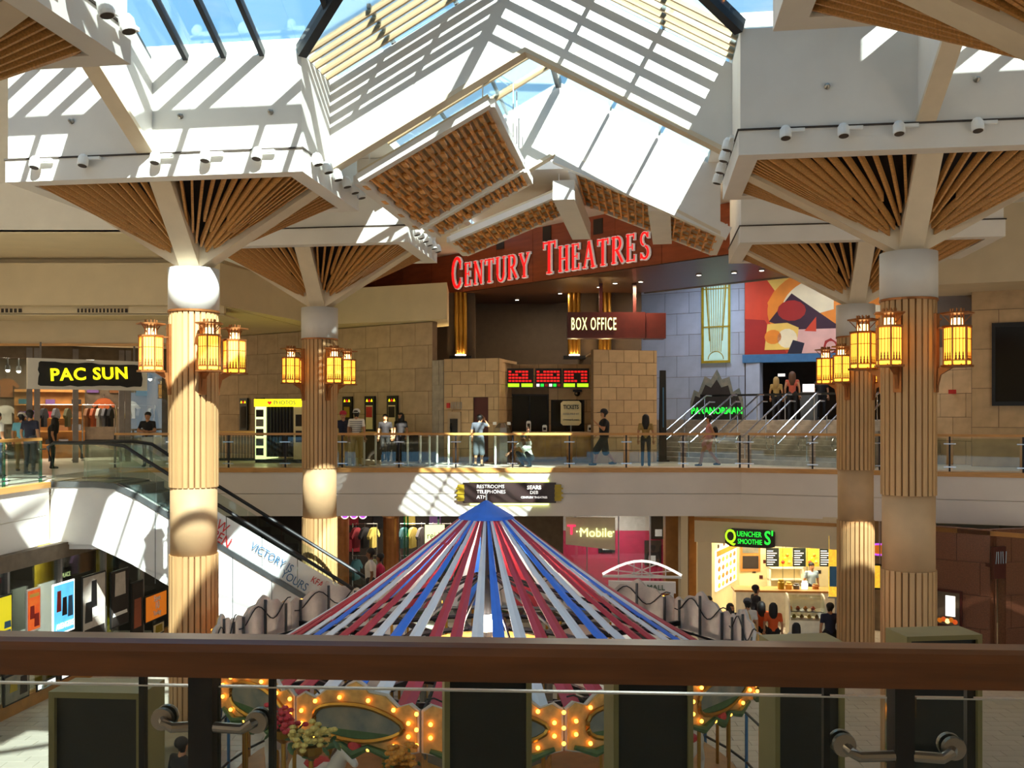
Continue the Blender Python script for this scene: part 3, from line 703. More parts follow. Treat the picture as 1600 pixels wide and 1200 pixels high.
# stone wall with film posters
A_, B_ = (PX(330, 42), 42), (PX(676, 34.6), 34.6)
stone_wall('wall_left', 'tan stone slab wall with framed film posters', A_, B_, 0, 5.0, 1.25, 0.83)
stone_wall('wall_niche', 'grey stone slab wall beside the restroom niche', B_, (PX(694, 34.2), 34.2), 0, 3.6, 0.7, 0.9, 'stone_gray', core='stone_gray')
sheet('ceiling', 'cream ceiling over the walkway before the stone wall', [(-20, 29.6), (-9.0, 29.6), (-7.2, 36), (-2.3, 33.9), (-2.4, 36.5), (-6.9, 41.5), (-10, 46), (-20, 46)], 5.02, 6.32, 'plaster_warm')
wv = Vector((B_[0] - A_[0], B_[1] - A_[1], 0)).normalized()
def on_line(A, d2, px):                             # point of a wall line seen at an image column
    k = (px - 800) / F; s = (k * A[1] - A[0]) / (d2.x - k * d2.y); return Vector((A[0] + d2.x * s, A[1] + d2.y * s, 0))
wr = math.atan2(wv.y, wv.x); wnv = Vector((wv.y, -wv.x, 0))
for i, (px, w_, colr, lab) in enumerate(((384, .5, 'red_print', 'dark film poster case left of the yellow lit case'), (409, .5, 'lime', 'yellow lit film poster case beside the photo booth'), (546, .5, 'lime', 'film poster case behind the man in the red cap'), (581, .52, 'red_letter', 'film poster case with a red and cream print'), (616, .52, 'cream_neon', 'film poster case with a pale lit print above the seated pair'))):
    p = on_line(A_, wv, px) + wnv * 0.05; t = thing('poster_case', lab, 'poster', (p.x, p.y, 1.0), wr, 'film poster cases')
    G().box(-w_ / 2, w_ / 2, -.08, 0, 0, 1.35).build('frame', 'black', t)
    G().box(-w_ * .33, w_ * .33, -.095, -.08, 0.1, 1.0).build('print', 'shop_cream' if i in (1, 3, 4) else 'shop_dark', t)
    G().box(-w_ * .3, w_ * .3, -.105, -.095, 0.55, .95).build('print_top', ('shop_dark', 'shop_dark', 'gold', 'red_print', 'shop_dark')[i], t)
    for k in (-1, 0, 1): G().prism([(k * .12 - .045, 1.14), (k * .12 + .045, 1.14), (k * .12, 1.24)], -.10, -.08).build('marquee_light', 'red_letter' if k == 0 else 'yellow_neon', t)

# photo booth
t = thing('photo_booth', 'yellow photo booth with black curtain and PHOTOS header', 'photo booth', (PX(447, 33.2), 33.2, 0), R(-8))
G().box(-.95, .95, -.4, .8, 0, .12).build('base', 'black', t); G().box(-.95, -.6, -.4, .8, .12, 1.92).build('side_panel', 'cream_neon', t)
G().box(.42, .95, -.4, .8, .12, 1.92).build('front_panel', 'shop_cream', t); G().box(-.98, .98, -.43, .8, 1.92, 2.18).build('header', 'yellow_neon', t)
cu = G()
for k in range(9): cu.lathe([(.06, .2), (.06, 1.92)], 8, (-.53 + k * .115, -.3, 0))
cu.build('curtain', 'black', t); text('lettering', 'PHOTOS', .2, 'blue_print', t, (.12, -.45, 2.05), 0)
hp = [(.075 * 16 * math.sin(a) ** 3 / 16, .075 * (13 * math.cos(a) - 5 * math.cos(2 * a) - 2 * math.cos(3 * a) - math.cos(4 * a)) / 16) for a in [2 * math.pi * k / 20 for k in range(20)]]
G().prism(hp, -.445, -.43).build('heart', 'red_letter', t, (-.42, 0, 2.05))
for k in range(5): G().box(-.92, -.65, -.415, -.4, .25 + k * .33, .5 + k * .33).build('photo_strip', 'scenery' if k % 2 else 'shop_dark', t)
for k in range(2): G().box(.5, .86, -.415, -.4, .7 + k * .55, 1.1 + k * .55).build('screen', 'shop_dark', t)

# box office
BA, BB = (PX(694, 34.0), 34.0), (PX(779, 33.4), 33.4)
L_ = (Vector(BB) - Vector(BA)).length
fx = lambda px: (on_line(BA, (Vector((BB[0] - BA[0], BB[1] - BA[1], 0))).normalized(), px) - Vector((BA[0], BA[1], 0))).length
dr0, dr1 = fx(740), fx(763)
w = stone_wall('wall_box_office', 'pale stone block beside the ticket windows with dark red door', BA, BB, 0, 3.62, 0.62, 0.45, 'stone_box', [(dr0, dr1, 0, 2.25)])
rzb = math.atan2(BB[1] - BA[1], BB[0] - BA[0])
S(G().box(dr0, dr1, .06, .12, 0, 2.25).build('door_1', 'door_red', None, (BA[0], BA[1], 0), rzb), 'dark red door in the stone block')
S(G().box(0, L_, .02, 2.2, 3.5, 3.6).build('ceiling', 'stone_box', None, (BA[0], BA[1], 0), rzb), 'top of the stone block beside the ticket windows')
stone_wall('wall_box_office', 'stone return wall beside the display boards', BB, (PX(800, 35.4), 35.4), 0, 3.62, 0.6, 0.45, 'stone_box')
fp = Vector((math.cos(rzb), math.sin(rzb), 0))
p = Vector((BA[0], BA[1], 0)) + fp * fx(711) + Vector((0, -.05, 1.0)); t = thing('wall_telephone', 'dark pay telephone in a framed recess on the stone block', 'telephone', p, rzb)
G().box(-.24, .24, -.1, 0, -.25, .75).build('surround', 'stone', t); G().box(-.14, .14, -.14, -.1, -.1, .5).build('phone_body', 'black', t); G().tube([(-.08, -.19, .05), (-.1, -.2, .2), (-.08, -.19, .35)], .025).build('handset', 'black_gloss', t)
t = thing('wall_grille', 'small raised metal grille above the pay telephone', 'grille', Vector((BA[0], BA[1], 1.85)) + fp * fx(714) + Vector((0, -.04, 0)), rzb)
for k in range(6): G().box(-.2 + k * .07, -.17 + k * .07, -.03, 0, 0, .24).build('bar', 'stone_gray', t)
p = Vector((BA[0], BA[1], 1.97)) + fp * fx(701) + Vector((0, -.06, 0))
tag(G().box(-.06, .06, -.05, 0, -.09, .09).box(-.04, .04, -.07, -.05, -.03, .05).build('fire_alarm', 'red_print', None, p, rzb), 'small red fire alarm above the pay telephone', 'alarm')
# ticket windows
wy = 35.2
stone_wall('wall_tickets', 'stone wall holding the dark ticket windows', (PX(797, wy), wy), (PX(930, wy), wy), 0, 3.5, 0.7, 0.45, 'stone_box', [(0.02, 1.42, 1.0, 2.4), (1.5, 2.72, 1.0, 2.22)])
for i, (x0, x1, z1) in enumerate(((0.02, 1.42, 2.4), (1.5, 2.72, 2.22))):
    wq = struct('window_%d' % (i + 1), ('wide dark ticket window', 'dark ticket window with the TICKETS sign')[i], (PX(797, wy), wy, 0))
    G().box(x0, x1, .1, .14, 1.0, z1).build('pane', 'black_gloss', wq)
    for (a, b, c, d_) in ((x0, x1, 1.0, 1.05), (x0, x1, z1 - .05, z1), (x0, x0 + .05, 1.05, z1 - .05), (x1 - .05, x1, 1.05, z1 - .05)): G().box(a, b, .03, .1, c, d_).build('frame', 'black', wq)
    G().box((x0 + x1) / 2 - .02, (x0 + x1) / 2 + .02, .05, .1, 1.05, z1 - .05).build('frame', 'black', wq)
t = thing('ticket_sign', 'cream notched placard reading TICKETS in the dark window', 'sign', (PX(892, 33.8), 33.8, 1.05), 0)
G().bar((0, 0, 0), (0, 0, .25), .04, .02).build('stem', 'brushed', t)
G().prism([(-.36, .3), (-.28, .22), (.28, .22), (.36, .3), (.36, 1.0), (.28, 1.08), (-.28, 1.08), (-.36, 1.0)], -.02, .02).build('placard', 'shop_cream', t)
text('lettering', 'TICKETS', .2, 'black', t, (0, -.03, .86), sx=.72, bold=.004); text('lettering', 'AVAILABLE AT', .09, 'brushed', t, (0, -.03, .62)); text('lettering', 'cinemark.com', .1, 'black', t, (0, -.03, .42))
# showtime boards
for i, px in enumerate((813, 857, 900)):
    t = thing('display_board', ('showtime board next to the stone return wall', 'showtime board between the other two boards', 'showtime board next to the stone pier')[i], 'display', (PX(px, 34.3), 34.3, 2.62), 0, 'red showtime boards')
    G().box(-.47, .47, 0, .14, 0, .68).build('housing', 'black', t); G().box(-.44, .44, -.01, 0, .16, .64).build('screen', 'shop_dark', t)
    for r_ in range(4):
        for c_ in range(7):
            if random.random() < .8: G().box(-.42 + c_ * .12, -.42 + c_ * .12 + .095, -.016, -.01, .20 + r_ * .11, .265 + r_ * .11).build('listing', 'red_letter', t)
    if i == 1:
        for c_ in range(6): G().box(-.43 + c_ * .15, -.43 + c_ * .15 + .11, -.016, -.01, .03, .13).build('badge', ('white_letter', 'green_neon', 'red_print')[c_ % 3], t)
    else:
        for k in (-1, 1): G().box(.04 if k > 0 else -.44, .44 if k > 0 else -.04, -.016, -.01, .02, .14).build('notice_bar', 'lime', t)
    G().bar((0, .12, .4), (0, .868, .4), .1, .1).build('bracket', 'black', t)
# counter
t = thing('ticket_counter', 'long ticket counter faced in veined golden marble', 'counter', (PX(855, 33.2), 33.2, 0), 0)
n_ = 5
for k in range(n_): G().box(-1.15 + k * 2.7 / n_ + .006, -1.15 + (k + 1) * 2.7 / n_ - .006, 0, .08, .1, .98).build('marble_panel', 'marble', t)
G().box(-1.15, 1.55, .06, .7, 0, .98).build('carcass', 'stone_box', t); G().box(-1.2, 1.58, -.06, .75, .98, 1.05).build('top', 'stone_box', t)
for px, hh, lab in ((826, .34, 'tall cream notice card standing on the ticket counter'), (851, .2, 'small white card with dark figure on the counter beside the tall card'), (922, .2, 'small white card on the counter beside the stone pier')):
    t = thing('notice_card', lab, 'card', (PX(px, 33.4), 33.4, 1.05), 0, 'cards on the ticket counter')
    G().prism([(-.08, 0), (.08, 0), (.08, hh), (.05, hh + .04), (-.05, hh + .04), (-.08, hh)], 0, .02).build('card', 'white_panel', t); G().box(-.05, .05, -.006, 0, .06, hh - .05).build('print', 'shop_dark', t); G().box(-.07, .07, 0, .08, 0, .012).build('foot', 'white_panel', t)
t = thing('covered_stand', 'display stand under a grey plastic sheet beside the red door', 'stand', (PX(784, 32.5), 32.5, 0), 0)
G().lathe([(.3, 0), (.32, .7), (.26, 1.2), (.12, 1.36)], 7).build('plastic_sheet', 'brushed', t); G().box(-.3, -.18, -.05, .05, 1.3, 1.4).box(.18, .3, -.05, .05, 1.3, 1.4).build('clip', 'white_panel', t)
t = thing('camera_dome', 'black security camera hung over the ticket window', 'camera', (PX(902, 35.1), 35.1, 2.42), 0)
G().ball((0, 0, 0), .11).build('dome', 'black_gloss', t); G().box(-.16, .16, -.08, .08, .06, .14).build('mount', 'black', t)
# stone pier
PA, PB = (PX(927, 32.6), 32.6), (PX(1026, 33.2), 33.2)
stone_wall('wall_pier', 'tall stone block pier right of the ticket windows', PA, PB, 0, 3.86, 0.55, 0.43, 'stone_box')
stone_wall('wall_pier', 'stone return of the pier beside the windows', (PX(930, 35.2) - .02, 35.2), (PA[0] + .05, PA[1] + .1), 0, 3.86, 0.6, 0.43, 'stone_box')
S(G().prismz([PA, PB, (PB[0] + .1, 36), (PA[0], 36)], 3.8, 3.84).build('ceiling', 'stone_box'), 'top of the stone pier')
t = thing('speaker_stack', 'slim black standee leaning behind the stone pier', 'standee', (5.3, 33.65, 0), R(10))
G().prism([(-.13, 0), (.13, 0), (.1, 3.2), (-.1, 3.2)], 0, .1).build('panel', 'black', t); G().box(-.02, .02, -.012, 0, 1.2, 2.6).build('light_strip', 'blue_print', t); G().box(-.2, .2, -.1, .2, 0, .05).build('foot', 'black', t)
# BOX OFFICE sign box
t = thing('box_office_sign', 'maroon hanging sign box with pale letters reading BOX OFFICE', 'sign', (PX(887, 34), 34, 4.36), 0)
G().box(0, 2.75, 0, .5, 0, .92).build('sign_box', 'maroon', t); G().box(2.78, 3.5, .12, .8, 0, .9).build('side_box', 'maroon', t); [G().bar((x, .3, .9), (x, .3, 1.98), .12, .12).build('hanger', 'maroon', t) for x in (1.2, 2.4)]
text('lettering', 'BOX OFFICE', .62, 'cream_neon', t, (.92, -.03, .48), depth=.02, sx=.40, bold=.004, spacing=1.2)

# queue posts along the balcony and ledge rail behind
for px, d in ((569, 30.6), (587, 31.2), (637, 30.6), (671, 30.7), (657, 32.2), (683, 32.5), (735, 31), (774, 31.4), (701, 31.4)):
    t = thing('queue_post', 'slender silver queue post with round foot on the balcony', 'queue post', (PX(px, d), d, 0), 0, 'queue posts before the theatre')
    G().lathe([(.17, 0), (.17, .02), (.05, .05)], 14).build('foot', 'chrome', t); G().lathe([(.035, .03), (.035, .95)], 10).build('post', 'white_gloss', t); G().lathe([(.05, .95), (.05, 1.02), (.02, 1.05)], 10).build('cap', 'chrome', t)
t = thing('ledge_counter', 'low dark ledge counter with wooden top along the stone wall', 'counter', (PX(568, 35.2), 35.2, 0), R(-36))
G().box(0, 2.4, 0, .3, 0, .95).build('front', 'shop_dark', t); G().box(-.1, 2.5, -.1, .4, .95, 1.03).build('top', 'rail_wood', t)
t = thing('bar_fence', 'dark barred fence with wooden rail beside the photo booth', 'fence', (PX(340, 34.5), 34.5, 0), R(-3))
for k in range(20): G().box(k * .11, k * .11 + .02, 0, .02, .08, 1.0).build('bar', 'black', t)
G().box(-.05, 2.2, -.03, .05, 1.0, 1.06).build('top_rail', 'rail_wood', t); G().box(-.05, 2.2, -.01, .03, 0, .09).build('bottom_rail', 'black', t)

# ---------------------------------------------------------------- stairs up to the theatre doors
SW = Vector((.72, -.69, 0)).normalized(); SS = Vector((.69, .72, 0)).normalized(); Q0 = Vector((5.0, 34.4, 0)); SLEN = 7.4; NS = 9; RISE = 1.45 / NS; RUN = 0.33
st = thing('staircase', 'broad stone staircase with many chrome handrails below the mural', 'staircase', Q0, math.atan2(SW.y, SW.x))
step_me = G().box(0, SLEN, 0, RUN + .02, 0, RISE).mesh('step', 'stone_gray')
for k in range(NS): put('step', step_me, st, (0, k * RUN, k * RISE))
for k in range(1, NS): G().box(0, SLEN, k * RUN, NS * RUN, (k - 1) * RISE, k * RISE - .001).build('stair_base', 'stone_gray', st)
for k in range(7):
    x = .4 + k * (SLEN - .8) / 6
    for dx, hh in ((0, .92), (.14, .68)):
        G().tube([(x + dx, -.3, hh), (x + dx, 0, hh), (x + dx, NS * RUN, 1.45 + hh), (x + dx, NS * RUN + .35, 1.45 + hh)], .028, 8).build('handrail', 'chrome', st)
    for yy in (0.1, 1.5, 2.85):
        G().tube([(x, yy, yy / RUN * RISE), (x, yy, yy / RUN * RISE + .9)], .02, 8).build('baluster', 'chrome', st)
    sc_ = [(x, -.3 + .16 * math.cos(a), .72 + .2 * math.sin(a)) for a in [R(20 * q) for q in range(18)]]
    G().tube(sc_, .015, 6).build('scroll', 'chrome', st)
T0 = Q0 + SS * (NS * RUN); T1 = T0 + SW * SLEN
sheet('floor', 'raised lobby floor at the head of the stairs', [(T0.x, T0.y), (T1.x, T1.y), (16.5, 33.5), (17, 42), (4, 44), (5.6, 37)], 0.0, 1.45, 'stone_gray')
t = thing('crowd_rail', 'black belt rail on posts across the head of the stairs', 'rail', (T0.x + .3, T0.y + 1.0, 1.45), math.atan2(SW.y, SW.x))
G().box(0, SLEN + .5, 0, .04, .9, .98).build('belt', 'black', t)
for k in range(6): G().lathe([(.14, 0), (.14, .02), (.025, .04), (.025, 1.0)], 10).build('post', 'black', t, (.02 + k * (SLEN + .46) / 5, .02, 0))
stone_wall('wall_theatre_side', 'bluish stone wall with tall art deco glass panel', (PX(985, 41), 41), (PX(1164, 38.5), 38.5), 1.45, 7.6, 1.05, 0.85, 'stone_blue')
bw0 = Vector((PX(985, 41), 41, 0)); bwv = (Vector((PX(1164, 38.5), 38.5, 0)) - bw0).normalized(); brz = math.atan2(bwv.y, bwv.x)
p = on_line((bw0.x, bw0.y), bwv, 1120); p += Vector((bwv.y, -bwv.x, 0)) * .05
t = thing('deco_window', 'tall pale green art deco window panel with fan tracery on the bluish wall', 'panel', (p.x, p.y, 3.75), brz)
mat('deco_glass', '#B8D8CC', 0.3, var=0.06, emit=0.25, ecol='#A8D0C4')
W2 = .6
G().box(-W2, W2, -.05, 0, 0, 4.0).build('glass', 'deco_glass', t)
for (a, b, c, d_) in ((-W2, W2, 0, .1), (-W2, W2, 3.95, 4.05), (-W2, -W2 + .09, .1, 3.95), (W2 - .09, W2, .1, 3.95), (-W2, W2, 1.45, 1.5), (-W2, W2, 3.0, 3.04)): G().box(a, b, -.10, -.05, c, d_).build('frame', 'gold', t)
for k in range(-3, 4): G().bar((k * .07, -.07, .45), (k * .12, -.07, 3.95), .02, .02, up=(0, 1, 0)).build('ray', 'gold', t)
for s in (-1, 1): G().prism([(s * .42, 3.95), (s * .5, 3.95), (s * .28, .9), (s * .25, .9)], -.08, -.05).build('wedge', 'gold', t)
G().prism([(.32 * math.cos(R(a)), .15 + .32 * math.sin(R(a))) for a in range(0, 181, 15)], -.075, -.05).build('fan', 'deco_glass', t)
G().tube([(.32 * math.cos(R(a)), -.08, .15 + .32 * math.sin(R(a))) for a in range(0, 181, 15)], .018, 6).build('fan_rim', 'gold', t)
# mural: abstract curved shapes in orange, red and cream on a flat board
MA = Vector((PX(1164, 38.4), 38.4, 0)); MB = Vector((PX(1392, 36.6), 36.6, 0)); mL = (MB - MA).length; mrz = math.atan2(MB.y - MA.y, MB.x - MA.x)
for n, c in (('m_red', '#D8421C'), ('m_orange', '#F08A22'), ('m_yellow', '#F5C45A'), ('m_cream', '#F4DDB0'), ('m_dark', '#3A1426'), ('m_pink', '#E8B0A0'), ('m_deep', '#A82014'), ('m_navy', '#1E1A2E')):
    mat(n, c, 0.6, var=0.12, scale=1.2)
mu = thing('mural', 'large abstract mural of curved orange, red and cream shapes', 'mural', (MA.x, MA.y, 4.05), mrz); H_ = 3.4
G().box(0, mL, 0, .12, 0, H_ + .14).build('board', 'm_orange', mu)
def mp(poly, m, lv): G().prism([(x * mL, min(H_ + .12, max(.01, z * H_))) for x, z in poly], -.004 * lv, 0).build('painted_shape', m, mu)
def arc(cx, cz, r, a0, a1, asp=1.0, n=14): return [(cx + r * math.cos(R(a0 + (a1 - a0) * k / n)), cz + asp * r * math.sin(R(a0 + (a1 - a0) * k / n))) for k in range(n + 1)]
mp([(0, 0), (.42, 0), (.2, .35), (.16, .6), (.3, 1.0), (0, 1.2)], 'm_red', 1); mp([(0, 0), (.3, 0), (.14, .4), (0, .42)], 'm_deep', 2)
mp([(0, .95), (.1, 1.0), (.28, .82), (.3, 1.2), (0, 1.2)], 'm_deep', 2); mp([(.1, 1.0), (.22, .72), (.34, .86), (.26, 1.1)], 'm_yellow', 3)
mp(arc(.62, .5, .46, 90, 200, 1.1) + arc(.62, .5, .36, 200, 90, 1.1), 'm_orange', 4); mp(arc(.62, .5, .36, 90, 200, 1.1) + [(.62, .5)], 'm_cream', 3)
mp([(.17, .38), (.33, .7), (.7, .25), (.5, .2), (.3, .3)], 'm_dark', 5); mp(arc(.33, .5, .1, 0, 360, 1.2), 'm_deep', 6)
mp([(.45, .82), (.48, .88), (.78, .55), (.76, .46)], 'm_yellow', 6); mp([(.46, .83), (.475, .86), (.77, .53), (.765, .49)], 'm_cream', 7)
mp(arc(.9, .25, .2, 60, 200, 1.4) + [(.9, .25)], 'm_cream', 6); mp(arc(.9, .25, .13, 60, 200, 1.4) + [(.9, .25)], 'm_orange', 7); mp(arc(.85, .8, .13, 90, 300, 1.4), 'm_orange', 5); mp(arc(.85, .8, .13, 150, 300, 1.4) + [(.85, .8)], 'm_red', 6)
mp([(.88, 1.0), (.97, .5), (1.0, .5), (1.0, 1.2), (.88, 1.2)], 'm_deep', 7); mp([(.28, .28), (.7, .28), (.78, .05), (.75, .0), (.4, .0)], 'm_pink', 6)
mp([(.16, .35), (.3, .36), (.38, .3), (.36, .05), (.14, .05)], 'm_yellow', 7); mp(arc(.3, .18, .07, 0, 360, 1.6), 'm_cream', 8); mp(arc(.2, .2, .06, 0, 360, 1.4), 'm_orange', 8); mp([(.4, .0), (.42, .12), (.34, .16), (.3, 0)], 'm_navy', 9)
mp([(.54, 0), (.56, .14), (.6, .17), (.64, .12), (.66, 0)], 'm_deep', 8); mp(arc(.6, .07, .035, 0, 360, 1.9), 'm_pink', 9); mp([(.42, .26), (.5, .42), (.5, .25)], 'm_red', 8)
wall('wall_entry', 'dark wall of the theatre entrance under the mural', (MA.x + .1, MA.y + 3.2), (MB.x, MB.y + 3.2), 1.45, 5, 'shop_dark')
S(G().box(-.1, mL, -.03, .4, -.32, 0).build('trim_4', 'blue_print', None, (MA.x, MA.y, 4.05), mrz), 'blue lintel under the mural')
wall('wall_entry', 'bluish pier beside the dark entrance', (PX(1165, 38.45), 38.45), (PX(1187, 38.2), 38.2), 1.45, 3.75, 'stone_blue', .6)
wall('wall_lobby', 'dark back wall of the theatre lobby', (4, 44.5), (20, 44.5), 0, 7.6, 'theatre_dark')
for i, (x, y) in enumerate(((7.5, 36.5), (11.5, 34.5))):  # fill panels added in place of daylight on the wall and mural
    t = thing('ceiling_light', ('cool white fill panel added above the bluish wall', 'cool white fill panel added above the mural steps')[i], 'light', (x, y, 7.55), 0)
    G().box(-.65, .65, -.65, .65, 0, .05).build('frame', 'brushed', t); G().box(-.6, .6, -.6, .6, -.02, 0).build('diffuser', 'white_letter', t); lamp_area(t, (0, 0, -.05), 1.2, 130, (.72, .82, 1.0), shape='SQUARE')
# film standee
t = thing('film_standee', 'cardboard film standee with green title lettering beside the stairs', 'standee', (PX(1120, 38.2), 38.2, 1.45), brz)
out = [(-1.1, 0), (1.1, 0), (1.05, .8), (.9, 1.25), (.65, 1.1), (.5, 1.7), (.2, 1.6), (0, 2.0), (-.25, 1.6), (-.5, 1.75), (-.75, 1.1), (-.95, 1.2), (-1.1, .7)]
G().prism(out, 0, .05).build('cutout', 'scenery', t); G().prism([(x * .93, z * .8) for x, z in out], -.02, 0).build('print', 'shop_dark', t)
text('lettering', 'PARANORMAN', .36, 'green_neon', t, (0, -.04, .35), sx=.85, bold=.008); G().prism([(-.8, .05), (-.5, .05), (-.65, .5)], .05, .5).build('easel', 'board_gray', t)
t = thing('ticket_podium', 'grey ticket podium with white screen before the dark entrance', 'podium', (PX(1264, 36), 36, 1.45), R(-15))
G().prism([(-.28, 0), (.28, 0), (.33, 1.05), (-.33, 1.05)], 0, .4).build('body', 'step_metal', t); G().box(-.22, .2, .05, .3, 1.05, 1.35).build('screen', 'white_letter', t)
ep = on_line((MA.x + .1, MA.y + 3.2), (MB - MA).normalized(), 1221); t = thing('exit_sign', 'small white lit sign in the dark entrance', 'sign', (ep.x - .02, ep.y - .08, 3.25), mrz); G().box(-.2, .2, 0, .08, 0, .18).build('case', 'black', t); G().box(-.15, .15, -.01, 0, .03, .15).build('face', 'white_letter', t)
# stone wall right of the stairs and its dark poster
stone_wall('wall_right', 'warm stone wall carrying the large dark framed poster', (PX(1518, 30.6), 30.6), (20, 28.2), 0, 6.2, 1.55, 1.25, 'stone_box')
stone_wall('wall_right', 'warm stone wall with fire alarm beside the column', (PX(1395, 33.6), 33.6), (PX(1519, 31.2), 31.2), 0, 3.9, 0.9, 0.85, 'stone_box')
wall('wall_pier', 'dark upper wall above the fire alarm', (PX(1395, 33.7), 33.7), (PX(1519, 31.3), 31.3), 3.9, 7, 'theatre_dark')
ra = Vector((PX(1518, 30.6), 30.6, 0)); rv = (Vector((20, 28.2, 0)) - ra).normalized(); rrz = math.atan2(rv.y, rv.x); p = on_line((ra.x, ra.y), rv, 1551) + Vector((rv.y, -rv.x, 0)) * .05
t = thing('wall_poster', 'large black framed glossy poster on the stone wall', 'poster', (p.x, p.y, 1.95), rrz)
G().box(0, 2.3, -.06, 0, 0, 2.55).build('glass', 'black_gloss', t)
for (a, b, c, d_) in ((-.03, 2.33, -.03, .1), (-.03, 2.33, 2.45, 2.58), (-.03, .07, .1, 2.45), (2.23, 2.33, .1, 2.45)): G().box(a, b, -.09, -.06, c, d_).build('frame', 'black', t)
p = on_line((PX(1395, 33.6), 33.6), (Vector((PX(1519, 31.2), 31.2, 0)) - Vector((PX(1395, 33.6), 33.6, 0))).normalized(), 1487) + Vector((0, -.06, 2.4))
tag(G().box(-.12, .12, -.05, 0, -.07, .07).box(-.06, .06, -.07, -.05, -.03, .03).build('fire_alarm', 'red_print', None, p, R(-35)), 'red fire alarm on the stone wall beside the column', 'alarm')
sheet('ceiling', 'cream bulkhead over the stone wall', [(11.5, 29.4), (22, 25.4), (22, 30), (12.5, 32)], 5.55, 7.9, 'plaster_warm')
# ================================================================ left side of the upper floor
sheet('ceiling', 'cream ceiling between the sunlit wall and the bulkhead', [(-24, 25.8), (-9.2, 25.8), (-9.2, 30.1), (-24, 30.1)], 6.5, 6.6, 'plaster_warm')
wall('wall_left', 'sunlit white wall strip above the cream ceiling', (-24, 25.8), (-9.2, 25.8), 6.55, 7.9, 'plaster')
wall('wall_left', 'cream bulkhead wall above the slot vents', (-24, 30.0), (-9.0, 30.0), 4.78, 6.6, 'plaster_warm')
sheet('ceiling', 'cream soffit above the surf shop front', [(-24, 30.0), (-9.0, 30.0), (-9.0, 31.7), (-24, 31.7)], 4.74, 4.8, 'plaster_warm')
wall('wall_left', 'cream header with wooden edge above the surf shop', (-24, 31.6), (-10.4, 31.6), 3.98, 4.76, 'plaster_warm')
S(G().box(-24, -10.4, 31.5, 31.62, 3.9, 3.98).build('trim_5', 'rail_wood'), 'wooden edge under the cream header')
for x0, x1 in ((-17.2, -15.3), (-13.6, -12.0)):
    t = thing('slot_vent', 'long dark slot vent above the cream header', 'vent', (x0, 29.97, 4.83), 0, 'slot vents')
    G().box(0, x1 - x0, -.02, 0, 0, .12).build('recess', 'vent_dark', t)
    for k in range(14): G().box(k * (x1 - x0) / 14, k * (x1 - x0) / 14 + .04, -.04, -.02, 0, .12).build('louver', 'plaster_warm', t)
# surf shop
PSA = Vector((PX(-40, 31.6), 31.6, 0)); PSB = Vector((PX(262, 34.4), 34.4, 0)); psv = (PSB - PSA).normalized(); psr = math.atan2(psv.y, psv.x); psL = (PSB - PSA).length
def ps(px): return (on_line((PSA.x, PSA.y), psv, px) - PSA).length if px > -40 else 0
sf = struct('window_3', 'surf shop front of grey frames and glass', PSA, psr)
for px in (46, 58, 118, 190, 200):
    x = ps(px); G().box(x - .09, x + .09, -.08, .1, 0, 3.9).build('frame', 'shop_frame', sf)
G().box(0, psL, -.05, .1, 3.55, 3.95).build('header', 'shop_wall', sf)
for a, b in ((0, ps(46)), (ps(200), psL)): G().box(a, b, 0, .02, .1, 3.5).build('pane', 'glass_shop', sf)
pb = PSA + Vector((-psv.y, psv.x, 0)) * 4.2
wall('wall_left', 'dim back wall inside the surf shop', (pb.x, pb.y), (pb.x + psv.x * psL, pb.y + psv.y * psL), 0, 4, 'shop_wall')
q1 = PSA + psv * psL; q2 = Vector((pb.x, pb.y, 0)) + psv * psL
wall('wall_left', 'dim side wall inside the surf shop', (q1.x, q1.y), (q2.x, q2.y), 0, 4, 'shop_wall')
sheet('ceiling', 'dim ceiling inside the surf shop', [(PSA.x, PSA.y), (q1.x, q1.y), (q2.x, q2.y), (pb.x, pb.y)], 3.9, 4.0, 'shop_wall')
def psp(px, back, z): return on_line((PSA.x, PSA.y), psv, px) + Vector((-psv.y, psv.x, 0)) * back + Vector((0, 0, z))
SA_ = Vector((PX(43, 30.3), 30.3, 0)); SB_ = Vector((PX(230, 32.6), 32.6, 0)); sv_ = SB_ - SA_
t = thing('shop_sign', 'white board with a ragged black strip and yellow PAC SUN lettering', 'sign', SA_ + Vector((0, 0, 2.46)), math.atan2(sv_.y, sv_.x)); sl = sv_.length
G().box(0, sl, 0, .14, 0, .98).build('board', 'plaster', t)
rag = [(.32 + random.uniform(-.03, .03), .14 + .7 * k / 6) for k in range(7)]; rag2 = [(sl * .1 + (sl * .84) * k / 14, .86 + random.uniform(-.03, .03)) for k in range(15)]
rag3 = [(sl * .95 + random.uniform(-.03, .03), .86 - .7 * k / 6) for k in range(7)]; rag4 = [(sl * .94 - (sl * .84) * k / 14, .12 + random.uniform(-.03, .03)) for k in range(15)]
G().prism(rag + rag2 + rag3 + rag4, -.02, 0).build('black_strip', 'black', t)
text('lettering', 'PAC SUN', .55, 'yellow_neon', t, (sl * .5, -.05, .5), depth=.02, bold=.012, spacing=1.1, rot=(R(90), R(-3), 0))
G().bar((.4, .1, .98), (.4, .1, 1.5), .05, .05).build('hanger', 'shop_frame', t); G().bar((sl - .4, .1, .98), (sl - .4, .1, 1.5), .05, .05).build('hanger', 'shop_frame', t)
